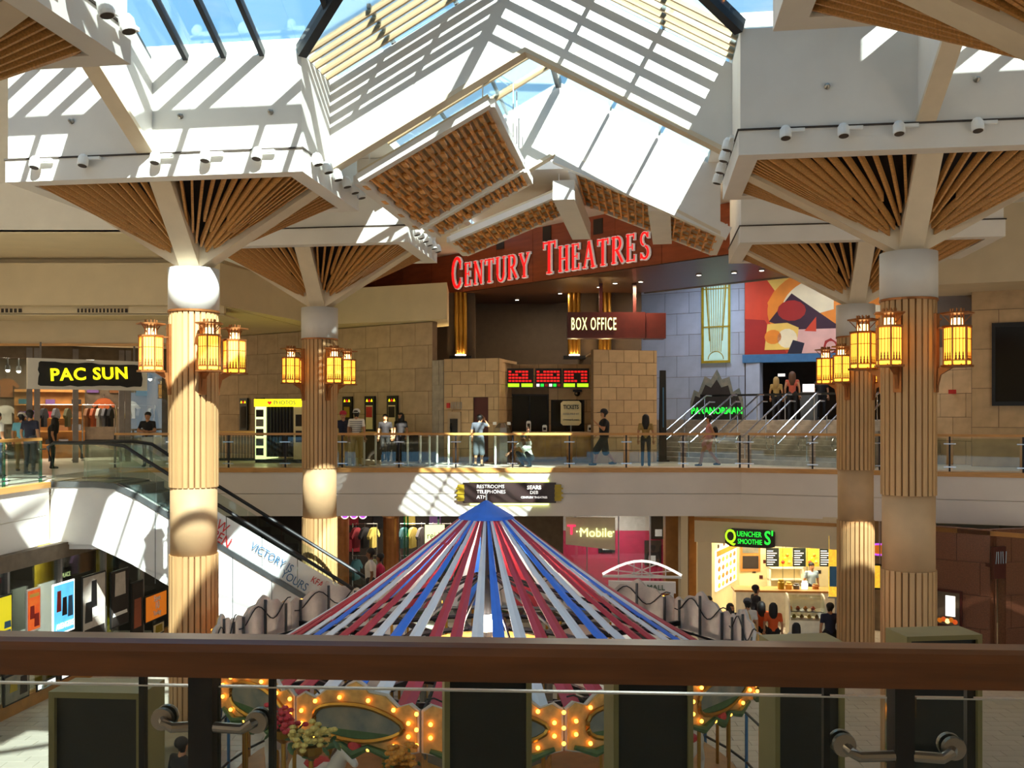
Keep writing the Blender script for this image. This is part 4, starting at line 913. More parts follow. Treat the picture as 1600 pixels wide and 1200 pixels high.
# garments
GC = {'red': '#8E2430', 'brown': '#8A5A34', 'white': '#C9C4B8', 'black': '#17161A', 'grey': '#6E6C70', 'teal': '#2C5C66', 'olive': '#5C5A36', 'orange': '#B85A2A', 'violet': '#6A4A80', 'yellow': '#C9B45A'}
for n, c in GC.items(): mat('cloth_' + n + '_g', c, 0.85, var=0.15)
gar = {}
def garment_mesh(n):
    if n not in gar:
        o = [(-.2, 0), (.2, 0), (.19, .42), (.34, .30), (.4, .40), (.2, .62), (.07, .66), (-.07, .66), (-.2, .62), (-.4, .40), (-.34, .30), (-.19, .42)]
        m = G().prism([(x, z) for x, z in o], -.05, .05); gar[n] = m.mesh('garment', 'cloth_' + n + '_g')
    return gar[n]
hook_me = G().tube([(0, 0, .64), (0, 0, .74), (.03, 0, .78), (.0, 0, .81)], .008, 5).mesh('hook', 'chrome')
def garment(col, p, rz, where, sc_=1.0):
    o = put('hanging_shirt', garment_mesh(col), None, p, rz); o.scale = (sc_, 1, sc_); put('hanger_hook', hook_me, o)
    return tag(o, f'{col} shirt hanging {where}', 'shirt', 'clothes ' + where)
names = list(GC)
def on_bar(cols, c, rz, bar_z, half, where, sc_):       # shirts side by side on a rack bar, hooks over it
    for i, col in enumerate(cols):
        x = 0 if len(cols) == 1 else -half + 2 * half * i / (len(cols) - 1)
        garment(col, (c[0] + math.cos(rz) * x, c[1] + math.sin(rz) * x, bar_z - .785 * sc_), rz + R(72), where, sc_)
for px, cols_ in ((90, ('black', 'grey', 'olive')), (160, ('brown', 'orange', 'white', 'grey', 'black')), (225, ('yellow', 'grey', 'white'))):
    on_bar(cols_, psp(px, 1.35, 0), psr, 2.0, .38, 'in the surf shop', 1.0)
for px, z, col in ((8, 1.3, 'white'), (10, 2.3, 'brown'), (159, 2.5, 'violet'), (178, 1.6, 'orange'), (198, 2.5, 'brown'), (222, 1.5, 'white'), (243, 2.4, 'teal')):
    garment(col, psp(px, 4.14, z), psr, 'in the surf shop', 1.05)
for i, px in enumerate((90, 160, 225)):
    t = thing('clothes_rack', ('clothes rack at the shelf end of the surf shop', 'clothes rack in the middle of the surf shop', 'clothes rack behind the dark haired leaning man')[i], 'rack', psp(px, 1.35, 0), psr)
    G().tube([(-.55, 0, 0), (-.55, 0, 2.0), (.55, 0, 2.0), (.55, 0, 0)], .025, 6).build('frame', 'chrome', t); G().box(-.6, -.5, -.25, .25, 0, .04).build('foot', 'chrome', t); G().box(.5, .6, -.25, .25, 0, .04).build('foot', 'chrome', t)
t = thing('stock_shelves', 'wooden wall shelves with folded stock in the surf shop', 'shelves', psp(85, 3.9, 0), psr)
G().box(-1.2, 1.2, .1, .2, 0, 2.6).build('back_panel', 'wood_mid', t)
for k in range(5): G().box(-1.2, 1.2, -.2, .1, .5 + k * .5, .54 + k * .5).build('shelf', 'wood_mid', t)
k = 0
for r_ in range(4):
    for x in (-.9, -.45, 0, .45, .9):
        if random.random() < .75: k += 1; tag(G().box(-.16, .16, -.12, .1, 0, .16 + .1 * random.random()).build('folded_clothes', 'cloth_%s_g' % random.choice(names), None, psp(85, 3.9, 0) + Vector((psv.x * x, psv.y * x, .545 + r_ * .5)), psr), 'folded stack of clothes on the wooden shelves of the surf shop', 'clothes', 'folded stacks')
for px, bk in ((12, 1.4), (30, 2.0), (128, 2.2), (208, 1.6), (221, 1.6), (246, 2.0)):
    t = thing('spotlight', 'bright spotlight under the surf shop ceiling', 'spotlight', psp(px, bk, 3.2 - .2 * (px > 100)), 0, 'surf shop spotlights')
    G().bar((0, 0, .1), (0, 0, .75 + .2 * (px > 100)), .03, .03).build('stem', 'black', t); G().lathe([(.05, 0), (.1, .0), (.07, .16)], 10).build('housing', 'black', t); G().ball((0, 0, -.01), .075).build('lamp', 'lamp_white', t)
lamp_area(None, psp(120, 2.2, 3.7), 3.0, 75, (1, .85, .65)); lamp_area(None, psp(10, 2.0, 3.7), 2.0, 40, (1, .85, .65))

# ---------------------------------------------------------------- escalator
mat('film_glass', '#EEF3F3', 0.25, var=0.02)
ET = Vector((-9.45, 23.15, 0)); slope = 0.577
es = thing('escalator', 'white clad escalator with glass balustrade running down from the upper floor', 'escalator', ET, R(-4))
def el(x, e): return -slope * max(0, x) + e if x > 0 else e
LN = 8.7
for y0, nm in ((0.0, 'near'), (1.5, 'far')):
    top = [(-1.7, .02), (-.6, .02), (-.1, -.02), (.5, -.29), (LN, -slope * LN), (LN + 1.2, -slope * LN)]
    bot = [(LN + 1.2, -5.0), (LN - 3.0, -5.0), (0.3, -1.95), (-.7, -1.5), (-1.7, -1.5)]
    G().prism(top + bot, y0 - .06, y0 + .06).build('side_cladding', 'white_panel', es)
    G().prism([(x, z) for x, z in top] + [(x, z - .14) for x, z in top[::-1]], y0 - .10, y0 + .10).build('skirt_trim', 'step_metal', es)
    rail = [(-1.75, .5), (-1.8, .85), (-1.65, .95), (-.4, .95), (0.1, .88), (.7, .5), (LN, -slope * LN + .72), (LN + .9, -slope * LN + .72), (LN + 1.1, -slope * LN + .5)]
    G().tube([(x, y0, z) for x, z in rail], .045, 8).build('handrail', 'rubber', es)
    ns = 12
    for k in range(ns):
        xa, xb = -1.7 + k * (LN + 1.7) / ns, -1.7 + (k + 1) * (LN + 1.7) / ns - .02
        def zt(x): return .93 if x < -.3 else max(.93 - .577 * (x + .3) * 1.0, -slope * x + .70) if x < .7 else -slope * x + .70
        def zb(x): return 0.0 if x < 0 else -slope * x
        G().prism([(xa, zb(xa)), (xb, zb(xb)), (xb, zt(xb)), (xa, zt(xa))], y0 - .008, y0 + .008).build('glass_panel', 'film_glass' if (nm == 'near' and xa > 1.2) else 'glass_rail', es)
stp = G().box(0, .4, .12, 1.38, -.23, 0).mesh('step', 'step_metal')
for k in range(24): put('step', stp, es, (-.3 + k * .38, 0, -.02 - slope * max(0, k * .38 - .3)))
G().box(-1.7, -.3, .1, 1.4, -.12, -.01).build('landing_plate', 'step_metal', es)
G().prism([(0.3, -1.95), (-.7, -1.5), (-1.7, -1.5), (-1.7, -1.44), (-.7, -1.44), (.3, -1.88), (LN - 3, -4.95), (LN - 3, -5.0)], .06, 1.44).build('underside', 'white_panel', es)
ang = math.atan(slope)
for body, x, dz, sz, m, sp in (('NOW', 2.35, .42, .36, 'red_print', .6), ('OPEN', 2.42, .12, .36, 'red_print', .6), ('VICTORY IS', 3.75, .40, .28, 'blue_print', .6), ('YOURS', 4.3, .17, .28, 'blue_print', .6), ('KFA', 4.85, .46, .22, 'red_print', .6), ('NOW', 5.75, .34, .42, 'red_print', .6)):
    text('lettering', body, sz, m, es, (x, -.068, -slope * x + dz), depth=.003, rot=(R(90), ang, 0), sx=.8)
for k in range(9):
    x = .9 + k * .95; G().bar((x, -.064, -slope * x - .14), (x, -.064, max(-slope * x - 1.9, -4.9)), .012, .012).build('panel_joint', 'step_metal', es)
wall('wall_landing', 'white box wall under the escalator landing', (-11.2, 23.2), (-9.9, 23.25), -1.62, -1.4, 'white_panel', .2)

# ---------------------------------------------------------------- ground floor shop with posters beside the escalator
LA = Vector((-11.2, 19.0, 0)); lv = Vector((1.0, 9.0, 0)).normalized(); lr = math.atan2(lv.y, lv.x)
def lp(px, out=.06): return on_line((LA.x, LA.y), lv, px) + Vector((lv.y, -lv.x, 0)) * out
gs = struct('window_4', 'ground floor shop window full of posters', LA + Vector((0, 0, GZ)), lr)
G().box(-4, 10, 0, .2, 0, .3).build('plinth', 'wood_mid', gs); G().box(-4, 10, -.02, .2, 3.2, 3.56).build('header', 'shop_wall', gs)
for k in range(8): G().box(-4 + k * 2, -4 + k * 2 + 1.96, .08, .1, .3, 3.2).build('pane', 'glass_shop', gs); G().box(-4.05 + k * 2, -3.97 + k * 2, .02, .16, .3, 3.2).build('frame', 'shop_frame', gs)
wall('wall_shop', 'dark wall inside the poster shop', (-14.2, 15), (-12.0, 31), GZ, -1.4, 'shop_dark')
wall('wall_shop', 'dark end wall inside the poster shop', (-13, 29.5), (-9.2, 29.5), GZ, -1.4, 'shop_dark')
def poster(lab, px0, px1, y0, y1, m, pieces=(), frame='black', out=.06):
    a, b = lp(px0, out), lp(px1, out); w_ = (b - a).length; d = (a.y + b.y) / 2; z0, z1 = PZ(y1, d), PZ(y0, d); z0 = max(z0, GZ + .32)
    t = thing('poster', lab, 'poster', (a.x, a.y, z0), lr, 'shop window posters'); h = z1 - z0
    G().box(0, w_, -.03, .0, 0, h).build('frame', frame, t); G().box(.04, w_ - .04, -.04, -.03, .04, h - .04).build('sheet', m, t)
    for (x0, x1, u0, u1, mm) in pieces: G().prism([(x0 * w_, u0 * h), (x1 * w_, u0 * h), (x1 * w_ * .97, u1 * h), ((x0 + .03) * w_, u1 * h)], -.048, -.04).build('print', mm, t)
    return t, w_, h
mat('lit_blue', '#58B8E0', 0.4, var=0.3, scale=3, emit=0.9, ecol='#58B8E8'); mat('lit_red', '#C83A1A', 0.4, var=0.5, scale=4, emit=0.5, ecol='#D8481A', col2='#F09A30')
mat('lit_white', '#F0F0E8', 0.4, emit=1.2); mat('lit_yellow', '#F0E020', 0.5, emit=0.4); mat('lit_orange', '#E07818', 0.5, emit=0.35)
poster('yellow poster with blue figures at the shop window edge', -14, 13, 930, 1000, 'lit_yellow', [(.5, .9, .25, .4, 'blue_print'), (.4, .9, .05, .2, 'blue_print')])
poster('red and gold framed poster in the shop window', 36, 58, 919, 986, 'lit_red', [(.15, .85, .8, .88, 'm_yellow'), (.2, .5, .3, .6, 'm_deep'), (.5, .85, .1, .4, 'm_deep')], 'white_panel')
t, w_, h = poster('glowing blue poster in the shop window', 77, 111, 909, 989, 'lit_blue', [(.15, .35, .45, .85, 'm_deep'), (.4, .62, .35, .7, 'shop_dark'), (.66, .9, .3, .7, 'blue_print')], 'lit_white')
text('lettering', 'AVENGERS', .2, 'white_letter', t, (w_ / 2, -.06, h * .16), sx=.75)
t, w_, h = poster('black poster with cream lettering reading PLACE', 102, 121, 886, 934, 'shop_dark', out=-.18); text('lettering', 'PLACE', .15, 'cream_neon', t, (w_ / 2, -.046, h * .75), depth=.003, sx=.85); G().bar((w_ / 2, -.015, h), (w_ / 2, -.015, 3.25 + GZ - t.location.z), .015, .015).build('cord', 'black', t)
poster('large black and white collage poster', 123, 160, 896, 1000, 'board_gray', [(.35, .6, .5, .9, 'black'), (.1, .4, .3, .6, 'black'), (.4, .62, .35, .52, 'white_panel'), (.05, .95, .05, .2, 'shop_dark')])
poster('tall grey collage poster before the yellow pillar', 168, 196, 890, 978, 'shop_dark', [(.2, .8, .55, .95, 'board_gray'), (.1, .9, .2, .26, 'white_panel')])
poster('dark figure poster beside the orange notice', 200, 219, 908, 998, 'shop_dark', [(.2, .8, .2, .7, 'theatre_brown')])
t, w_, h = poster('orange notice reading Save 10 Today', 222, 256, 926, 968, 'lit_orange')
for k, (s_, sz) in enumerate((('Save', .24), ('10', .3), ('Today', .2))): text('lettering', s_, sz, 'white_panel', t, (w_ / 2, -.06, h * (.8 - .27 * k)), sx=.9)
poster('cream poster under the orange notice', 234, 252, 972, 1000, 'shop_cream', [(.2, .8, .2, .8, 'gold')])
poster('white poster with small figures low in the shop window', 52, 82, 1062, 1130, 'lit_white', [(.2, .8, .1, .6, 'pale_print'), (.3, .5, .2, .5, 'gold')]); poster('bright white poster with a red flower low in the window', 90, 116, 1045, 1085, 'lit_white', [(.3, .6, .3, .7, 'red_print')]); poster('orange poster low in the shop window', 124, 150, 1045, 1082, 'lit_orange', [(.3, .7, .2, .8, 'shop_dark')])
poster('teal poster low in the shop window corner', 0, 40, 1050, 1140, 'scenery', [(.2, .5, .4, .7, 'gold'), (.6, .9, .2, .8, 'shop_dark')])
for px, lab in ((91, 'yellow pillar behind the black poster of the shop'), (183, 'yellow pillar behind the grey collage poster')):
    p = lp(px, -.35); tag(G().lathe([(.26, 0), (.26, .12), (.21, .16), (.21, 3.3), (.26, 3.4), (.26, 3.55)], 16).build('pillar', 'lime' if False else 'gold', None, (p.x, p.y, GZ)), lab, 'pillar', 'shop pillars')
lamp_area(None, (-11.9, 22.5, -1.63), 2.0, 60, (1, .95, .7)); lamp_area(None, (-11.3, 26.5, -1.63), 1.5, 40, (1, .95, .7))

# ================================================================ ground floor shops under the far balcony
ZC = -1.45
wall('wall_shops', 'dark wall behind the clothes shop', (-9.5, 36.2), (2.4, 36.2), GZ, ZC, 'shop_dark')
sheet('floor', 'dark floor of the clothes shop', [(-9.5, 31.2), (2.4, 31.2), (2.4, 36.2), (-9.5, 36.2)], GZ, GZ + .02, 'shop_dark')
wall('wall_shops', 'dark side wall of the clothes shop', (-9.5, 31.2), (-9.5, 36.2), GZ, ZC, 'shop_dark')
for px, lab in ((611, 'round bronze metal pillar in the clothes shop front'), (533, 'round bronze metal pillar behind the escalator')):
    tag(G().lathe([(.32, 0), (.32, .15), (.26, .18), (.26, 3.3), (.3, 3.36), (.3, 3.55)], 18).build('pillar', 'copper', None, (PX(px, 31.2), 31.2, GZ), smooth=False), lab, 'pillar', 'bronze pillars')
for px, up, low in ((570, ('red', 'black', 'yellow'), ('teal', 'olive')), (645, ('teal', 'yellow', 'grey'), ('violet', 'grey')), (690, ('brown', 'red', 'black'), ('white', 'teal'))):
    for cols_, bz in ((up, 2.9), (low, 1.8)): on_bar(cols_, (PX(px, 33.0), 33.0), 0, GZ + bz, .3, 'in the dark ground floor clothes shop', 1.05)
for px, z, col in ((551, -2.5, 'red'), (553, -3.5, 'red'), (592, -2.6, 'black'), (640, -2.5, 'yellow'), (680, -2.5, 'violet'), (676, -3.5, 'olive')):
    garment(col, (PX(px, 36.14), 36.14, z), 0, 'in the dark ground floor clothes shop', 1.1)
for i, px in enumerate((570, 645, 690)):
    t = thing('clothes_rack', ('clothes rack behind the escalator rider', 'clothes rack between the bronze pillar and the cream sign', 'clothes rack behind the cream sign')[i], 'rack', (PX(px, 33), 33, GZ), 0)
    G().tube([(-.42, 0, 0), (-.42, 0, 2.9), (.42, 0, 2.9), (.42, 0, 0)], .025, 6).build('frame', 'chrome', t); G().tube([(-.42, 0, 1.8), (.42, 0, 1.8)], .02, 6).build('shelf_bar', 'chrome', t); G().box(-.47, -.37, -.25, .25, 0, .04).build('foot', 'chrome', t); G().box(.37, .47, -.25, .25, 0, .04).build('foot', 'chrome', t)
for k, px in enumerate((539, 553, 567)):
    t = thing('round_sign', 'violet round neon sign with pale rim under the balcony edge', 'sign', (PX(px, 30.6), 30.6, -1.42), 0, 'violet round signs')
    G().prism([(.10 * math.cos(R(a)), -.13 + .10 * math.sin(R(a))) for a in range(0, 360, 20)], -.03, .03).build('disc', 'violet_neon', t); G().tube([(.118 * math.cos(R(a)), 0, -.13 + .118 * math.sin(R(a))) for a in range(0, 361, 20)], .02, 6).build('rim', 'white_letter', t)
for k, px in enumerate((632, 637, 685)): tag(G().box(-.03, .03, 0, .05, 0, 3.5).box(-.05, .05, -.02, .07, 0, .1).build('glass_fin', 'glass_teal', None, (PX(px, 31.4), 31.4, GZ), 0), 'green edged glass fin of the clothes shop front', 'glass fin', 'glass fins')
t = thing('shop_sign', 'cream square sign with black script reading reids', 'sign', (PX(664, 30.5), 30.5, -2.55), R(6))
G().box(0, .62, 0, .1, 0, .68).build('panel', 'cream_neon', t); text('lettering', 'reids', .3, 'black', t, (.31, -.02, .34), sx=.85); G().bar((.1, .05, .68), (.1, .05, 1.1), .03, .03).build('hanger', 'black', t); G().bar((.52, .05, .68), (.52, .05, 1.1), .03, .03).build('hanger', 'black', t)
lamp_area(None, (PX(640, 33.5), 33.5, -1.6), 3.0, 90, (1, .85, .65))
# phone shop
X0, X1 = PX(868, 31.4), PX(1066, 31.4)
wall('wall_shops', 'taupe wall beside the phone shop', (PX(790, 31.3), 31.3), (PX(880, 31.3), 31.3), GZ, ZC, 'shop_wall', .3)
wall('wall_shops', 'pink back wall of the phone shop', (X0, 35.2), (X1 + 1, 35.2), GZ, -2.6, 'shop_pink'); wall('wall_shops', 'grey upper wall of the phone shop', (X0, 35.2), (X1 + 1, 35.2), -2.6, ZC, 'board_gray')
ph = struct('window_5', 'phone shop front of glass panes', (X0, 31.4, GZ))
for k in range(4): G().box(k * 1.03 + .03, k * 1.03 + 1.0, 0, .02, .1, 3.5).build('pane', 'glass_shop', ph); G().box(k * 1.03 - .02, k * 1.03 + .02, -.03, .05, 0, 3.55).build('frame', 'brushed', ph)
t = thing('shop_sign', 'pale slanted sign panel reading T-Mobile in pink and green white', 'sign', (PX(884, 30.3), 30.3, -2.5), R(-5))
G().prism([(0, .05), (1.55, -.12), (1.55, .9), (0, .9)], 0, .12).build('panel', 'soffit_trim', t); text('lettering', 'T', .42, 'pink_neon', t, (.18, -.03, .5), bold=.012); text('lettering', 'Mobile', .4, 'cream_neon', t, (.95, -.03, .42), sx=.95)
for x in (.35, .45, 1.5): G().box(x - .02, x + .02, -.03, 0, .44, .48).build('dash', 'cream_neon', t)
G().bar((.3, .06, .9), (.3, .06, 1.06), .06, .06).build('hanger', 'brushed', t)
for i, (px, z, m) in enumerate(((948, -3.4, 'black'), (1030, -2.9, 'black'), (1020, -3.86, 'shop_dark'))):
    t = thing('phone_display', ('narrow phone display board behind the glass', 'dark phone poster high on the pink wall', 'dark phone notice beside the wooden pier')[i], 'display', (PX(px, 35.14), 35.14, z), 0); G().box(-.3, .3, 0, .06, 0, .9).build('board', m, t); G().box(-.15, .1, -.02, 0, .1, .35).build('phone', 'white_panel', t)
lamp_area(None, (PX(960, 33.4), 33.4, -1.6), 2.0, 90, (1, .9, .9))
for i, (p0, p1, d, m, lab) in enumerate(((1040, 1063, 31.2, 'wood_mid', 'wooden clad pier beside the phone shop'), (1064, 1075, 30.2, 'plaster_warm', 'narrow cream pier beside the wooden pier'), (1076, 1088, 30.6, 'wood_mid', 'wooden clad pier beside the smoothie shop'))):
    wall('wall_pier', lab, (PX(p0, d), d), (PX(p1, d), d), GZ, ZC, m, .5)
# white kiosk with arched truss
t = thing('kiosk', 'white kiosk with arched truss roof and AT THE MALL sign', 'kiosk', (PX(1003, 24.5), 24.5, GZ), R(-6))
for x in (-.75, .75): G().box(x - .05, x + .05, -.05, .05, 0, 2.35).build('post', 'white_gloss', t)
arcp = [(-1.0 + 2.0 * k / 10, 0, 2.55 + .35 * math.sin(math.pi * k / 10)) for k in range(11)]
G().tube(arcp, .035, 6).build('arch', 'white_letter', t); G().bar((-1.0, 0, 2.5), (1.0, 0, 2.5), .06, .06).build('chord', 'white_gloss', t)
for k in range(1, 10): G().bar((-1.0 + 2.0 * k / 10, 0, 2.5), arcp[10 - k] if k % 2 else arcp[k], .025, .025).build('web', 'white_gloss', t)
G().box(-.85, .85, -.08, .08, 2.1, 2.38).build('sign_panel', 'white_panel', t); text('lettering', 'AT THE MALL', .19, 'leaf_green', t, (0, -.1, 2.24)); G().box(-.8, .8, -.4, .4, 0, .95).build('cabinet', 'white_panel', t); G().box(-.9, .9, -.5, .5, .95, 1.0).build('counter', 'white_gloss', t)

# ---------------------------------------------------------------- smoothie shop
QF = 29.2
qa, qb = PX(1089, 30.2), PX(1330, 28.0)
hd = struct('wall_shop_header', 'cream header above the smoothie shop', (qa, 30.1, -2.35), math.atan2(-1.9, qb - qa)); hl = math.hypot(qb - qa, 1.9)
G().box(-.1, hl, 0, .25, 0, .95).build('header', 'plaster_warm', hd); G().box(-.1, hl, -.03, .0, .68, .78).build('wood_line', 'wood_mid', hd)
wall('wall_shop', 'cream back wall of the smoothie shop', (qa - .1, 34.2), (PX(1340, 33), 33.8), GZ, ZC, 'shop_cream'); SWA = Vector((PX(1107, 30.5), 30.5, 0)); SWB = Vector((PX(1156, 34.1), 34.1, 0)); swv = (SWB - SWA).normalized(); swr = math.atan2(swv.y, swv.x); swn = Vector((swv.y, -swv.x, 0))
wall('wall_shop', 'cream side wall of the smoothie shop', (SWA.x, SWA.y), (SWB.x, SWB.y), GZ, ZC, 'shop_cream')
def qback(px): return on_line((qa - .1, 34.2), (Vector((PX(1340, 33), 33.8, 0)) - Vector((qa - .1, 34.2, 0))).normalized(), px)
wall('wall_shop', 'cream front jamb of the smoothie shop', (qa, 30.1), (qa + .42, 30.0), GZ, -2.35, 'plaster_warm')
t = thing('shop_sign', 'dark sign with glowing green letters reading QUENCHERS SMOOTHIES', 'sign', (PX(1133, 29.66), 29.66, -2.42), math.atan2(-1.9, qb - qa))
G().prism([(0, .1), (.15, 0), (1.25, 0), (1.5, .05), (1.5, .5), (1.3, .56), (.2, .56), (0, .45)], 0, .1).build('backing', 'sign_dark', t)
text('lettering', 'Q', .58, 'lime', t, (.17, -.03, .3), sx=.75, bold=.008); text('lettering', 'UENCHER', .23, 'green_neon', t, (.74, -.03, .4), sx=.72); text('lettering', 'SMOOTHIE', .22, 'green_neon', t, (.76, -.03, .17), sx=.68); text('lettering', "S'", .58, 'green_neon', t, (1.33, -.03, .3), sx=.75, bold=.008)
mat('menu_lit', '#F5D060', 0.5, var=0.5, scale=12, emit=1.6, ecol='#F8D880', col2='#F6EED0'); mat('menu_fruit', '#D8C030', 0.5, scale=9, emit=0.9, ecol='#D8B030', col2='#D85030'); mat('chalk', '#16201A', 0.6)
for i, px in enumerate((1207, 1228, 1249, 1270, 1291)):
    d = 32.2; t = thing('menu_board', 'black menu board with white price lines above the smoothie counter' if i % 2 == 0 else 'bright fruit picture board above the smoothie counter', 'menu board', (PX(px, d), d, -3.45), R(-4), 'menu boards'); wd = .2
    G().box(-.21, .21, 0, .05, 0, .62).build('board', 'chalk' if i % 2 == 0 else 'menu_fruit', t); G().bar((0, .03, .6), (0, .03, 2.0), .02, .02).build('hanger', 'brushed', t)
    if i % 2 == 0:
        for k in range(7): G().box(-.18, -.18 + .2 + .12 * ((k * 7) % 3) / 2, -.01, 0, .06 + k * .075, .085 + k * .075).build('price_line', 'white_letter', t)
    else:
        for k in range(4): G().ball((-.1 + .07 * k, -.01, .15 + .12 * (k % 3)), .06).build('fruit', ('m_red', 'lime', 'm_orange', 'm_yellow')[k], t)
t = thing('picture_menu', 'glowing board of food pictures on the smoothie shop side wall', 'menu board', on_line((SWA.x, SWA.y), swv, 1117) + swn * .06 + Vector((0, 0, -4.1)), swr); pml = (on_line((SWA.x, SWA.y), swv, 1148) - on_line((SWA.x, SWA.y), swv, 1117)).length; G().box(0, pml, 0, .06, 0, 1.3).build('light_box', 'lit_white', t); G().box(0, pml, -.01, 0, 1.12, 1.3).build('header', 'lit_orange', t)
for r_ in range(4):
    for c_ in range(5): G().ball((pml * (.12 + c_ * .19), -.005, .15 + r_ * .27), (pml * .07, .02, .09)).build('food_picture', ('menu_fruit', 'm_yellow', 'm_orange', 'wood_mid')[(r_ + c_) % 4], t)
t = thing('wall_picture', 'brown picture on the smoothie shop back wall', 'picture', qback(1172) + Vector((0, -.06, -3.9)), 0); G().box(-.35, .35, 0, .05, 0, 1.2).build('frame', 'wood_mid', t); G().box(-.28, .28, -.01, 0, .1, .55).build('print', 'shop_dark', t); G().box(-.28, .28, -.01, 0, .65, 1.1).build('print', 'scenery', t)
for k in range(12):
    px, z = 1110 + k * 17, (-3.2, -3.9, -3.55)[k % 3]
    if k < 3: px, z = (1122, 1131, 1140)[k], -2.68; tp, tr_ = on_line((SWA.x, SWA.y), swv, px) + swn * .002, swr
    else:
        if k == 3: px, z = 1189, -4.1
        tp, tr_ = qback(px) + Vector((0, -.005, 0)), R(-5)
    tag(G().box(-.06, .06, -.02, 0, -.06, .06).box(-.04, .04, -.03, -.02, -.04, .04).build('accent_tile', 'maroon' if k % 2 else 'shop_dark', None, (tp.x, tp.y, z), tr_), ('maroon' if k % 2 else 'dark') + ' accent tile on the smoothie shop wall', 'tile', 'accent tiles')
t = thing('service_counter', 'long cream service counter in the smoothie shop', 'counter', (PX(1150, 30.6), 30.6, GZ), R(-5)); G().box(0, 3.6, 0, .7, 0, 1.0).build('front', 'counter_white', t); G().box(-.05, 3.65, -.05, .75, 1.0, 1.06).build('top', 'wood_mid', t)
t = thing('display_case', 'curved glass food display case with white end panel', 'display case', (PX(1262, 28.6), 28.6, GZ), R(-8))
pr_ = [(-.1, .0), (-.1, .55)] + [(.55 - .65 * math.cos(R(a)), .6 + .6 * math.sin(R(a))) for a in range(0, 91, 15)] + [(.7, 1.2), (.7, 0)]
for s, nm in ((-.55, 'end_panel'), (.5, 'end_panel')): G().prismz([(0, 0)] * 0 + [(y, z) for y, z in pr_], 0, .05).build(nm, 'counter_white', t, (s, 0, 0), rot=(R(90), 0, R(90)))
cg_ = G(); cg_.prismz([(.55 - .62 * math.cos(R(a)), .6 + .57 * math.sin(R(a))) for a in range(0, 91, 15)] + [(.55 - .60 * math.cos(R(a)), .6 + .55 * math.sin(R(a))) for a in range(90, -1, -15)], 0, 1.0)
cg_.build('curved_glass', 'glass_shop', t, (-.5, 0, 0), rot=(R(90), 0, R(90)))
G().box(-.5, .5, 0, .65, 0, .5).build('base', 'counter_white', t); G().box(-.5, .5, .15, .65, .72, .75).build('shelf', 'chrome', t)
for k in range(8): tag(G().ball((0, 0, .045), (.07, .07, .05)).ball((0, 0, .09), (.04, .04, .03)).build('pastry', ('m_orange', 'm_yellow', 'm_red', 'wood_mid')[k % 4], None, (PX(1262, 28.6) - .4 + k * .11, 29.0 - k * .013, GZ + (.5 if k % 2 else .75)), 0), ('orange', 'yellow', 'red', 'brown')[k % 4] + ' snack inside the curved display case', 'snack', 'snacks in the display case')
for k, (px, m, hh) in enumerate(((1221, 'gold', .3), (1245, 'step_metal', .18), (1258, 'lit_white', .25), (1275, 'wood_mid', .16), (1233, 'm_yellow', .22))):
    tag(G().lathe([(.1, 0), (.11, hh * .7), (.08, hh * .8), (.085, hh)], 12).build('jar', m, None, (PX(px, 30.7), 30.75, GZ + 1.06)), ('gold', 'grey', 'glowing white', 'brown', 'yellow')[k] + ' jar on the smoothie counter', 'jar', 'jars on the smoothie counter')
for px in (1223, 1241, 1261):
    t = thing('pendant_lamp', 'small silver globe lamp over the smoothie counter', 'lamp', (PX(px, 31.5), 31.5, -4.1), 0, 'silver globe lamps'); G().ball((0, 0, 0), .11, 12, 8).build('globe', 'chrome', t); G().bar((0, 0, .1), (0, 0, 2.65), .012, .012).build('cord', 'black', t)
t = thing('shelf_unit', 'cream shelf unit with bowls behind the smoothie counter', 'shelves', (PX(1228, 33.4), 33.4, GZ), 0); G().box(-.6, .6, .2, .3, .8, 1.9).build('back', 'shop_cream', t)
for k in range(3): G().box(-.6, .6, -.1, .2, .9 + k * .4, .93 + k * .4).build('shelf', 'counter_white', t)
G().box(-.6, -.55, -.1, .2, 0, 1.9).build('upright', 'counter_white', t); G().box(.55, .6, -.1, .2, 0, 1.9).build('upright', 'counter_white', t)
lamp_area(None, (PX(1180, 32), 32, -1.6), 2.2, 120, (1, .86, .55)); lamp_area(None, (PX(1270, 31.6), 31.6, -1.6), 2.0, 100, (1, .86, .55))
t = thing('pillar_poster', 'tall colourful fruit banner beside the smoothie counter', 'banner', (PX(1306, 28.4), 28.4, GZ + .05), R(-10)); G().box(-.2, .2, 0, .05, 1.2, 3.0).build('sheet', 'menu_fruit', t); G().box(-.22, .22, 0, .08, 1.15, 1.2).box(-.02, .02, .02, .06, -.05, 1.2).build('stand', 'brushed', t); G().box(-.18, .18, -.01, 0, 1.5, 2.1).build('print', 'blue_print', t)
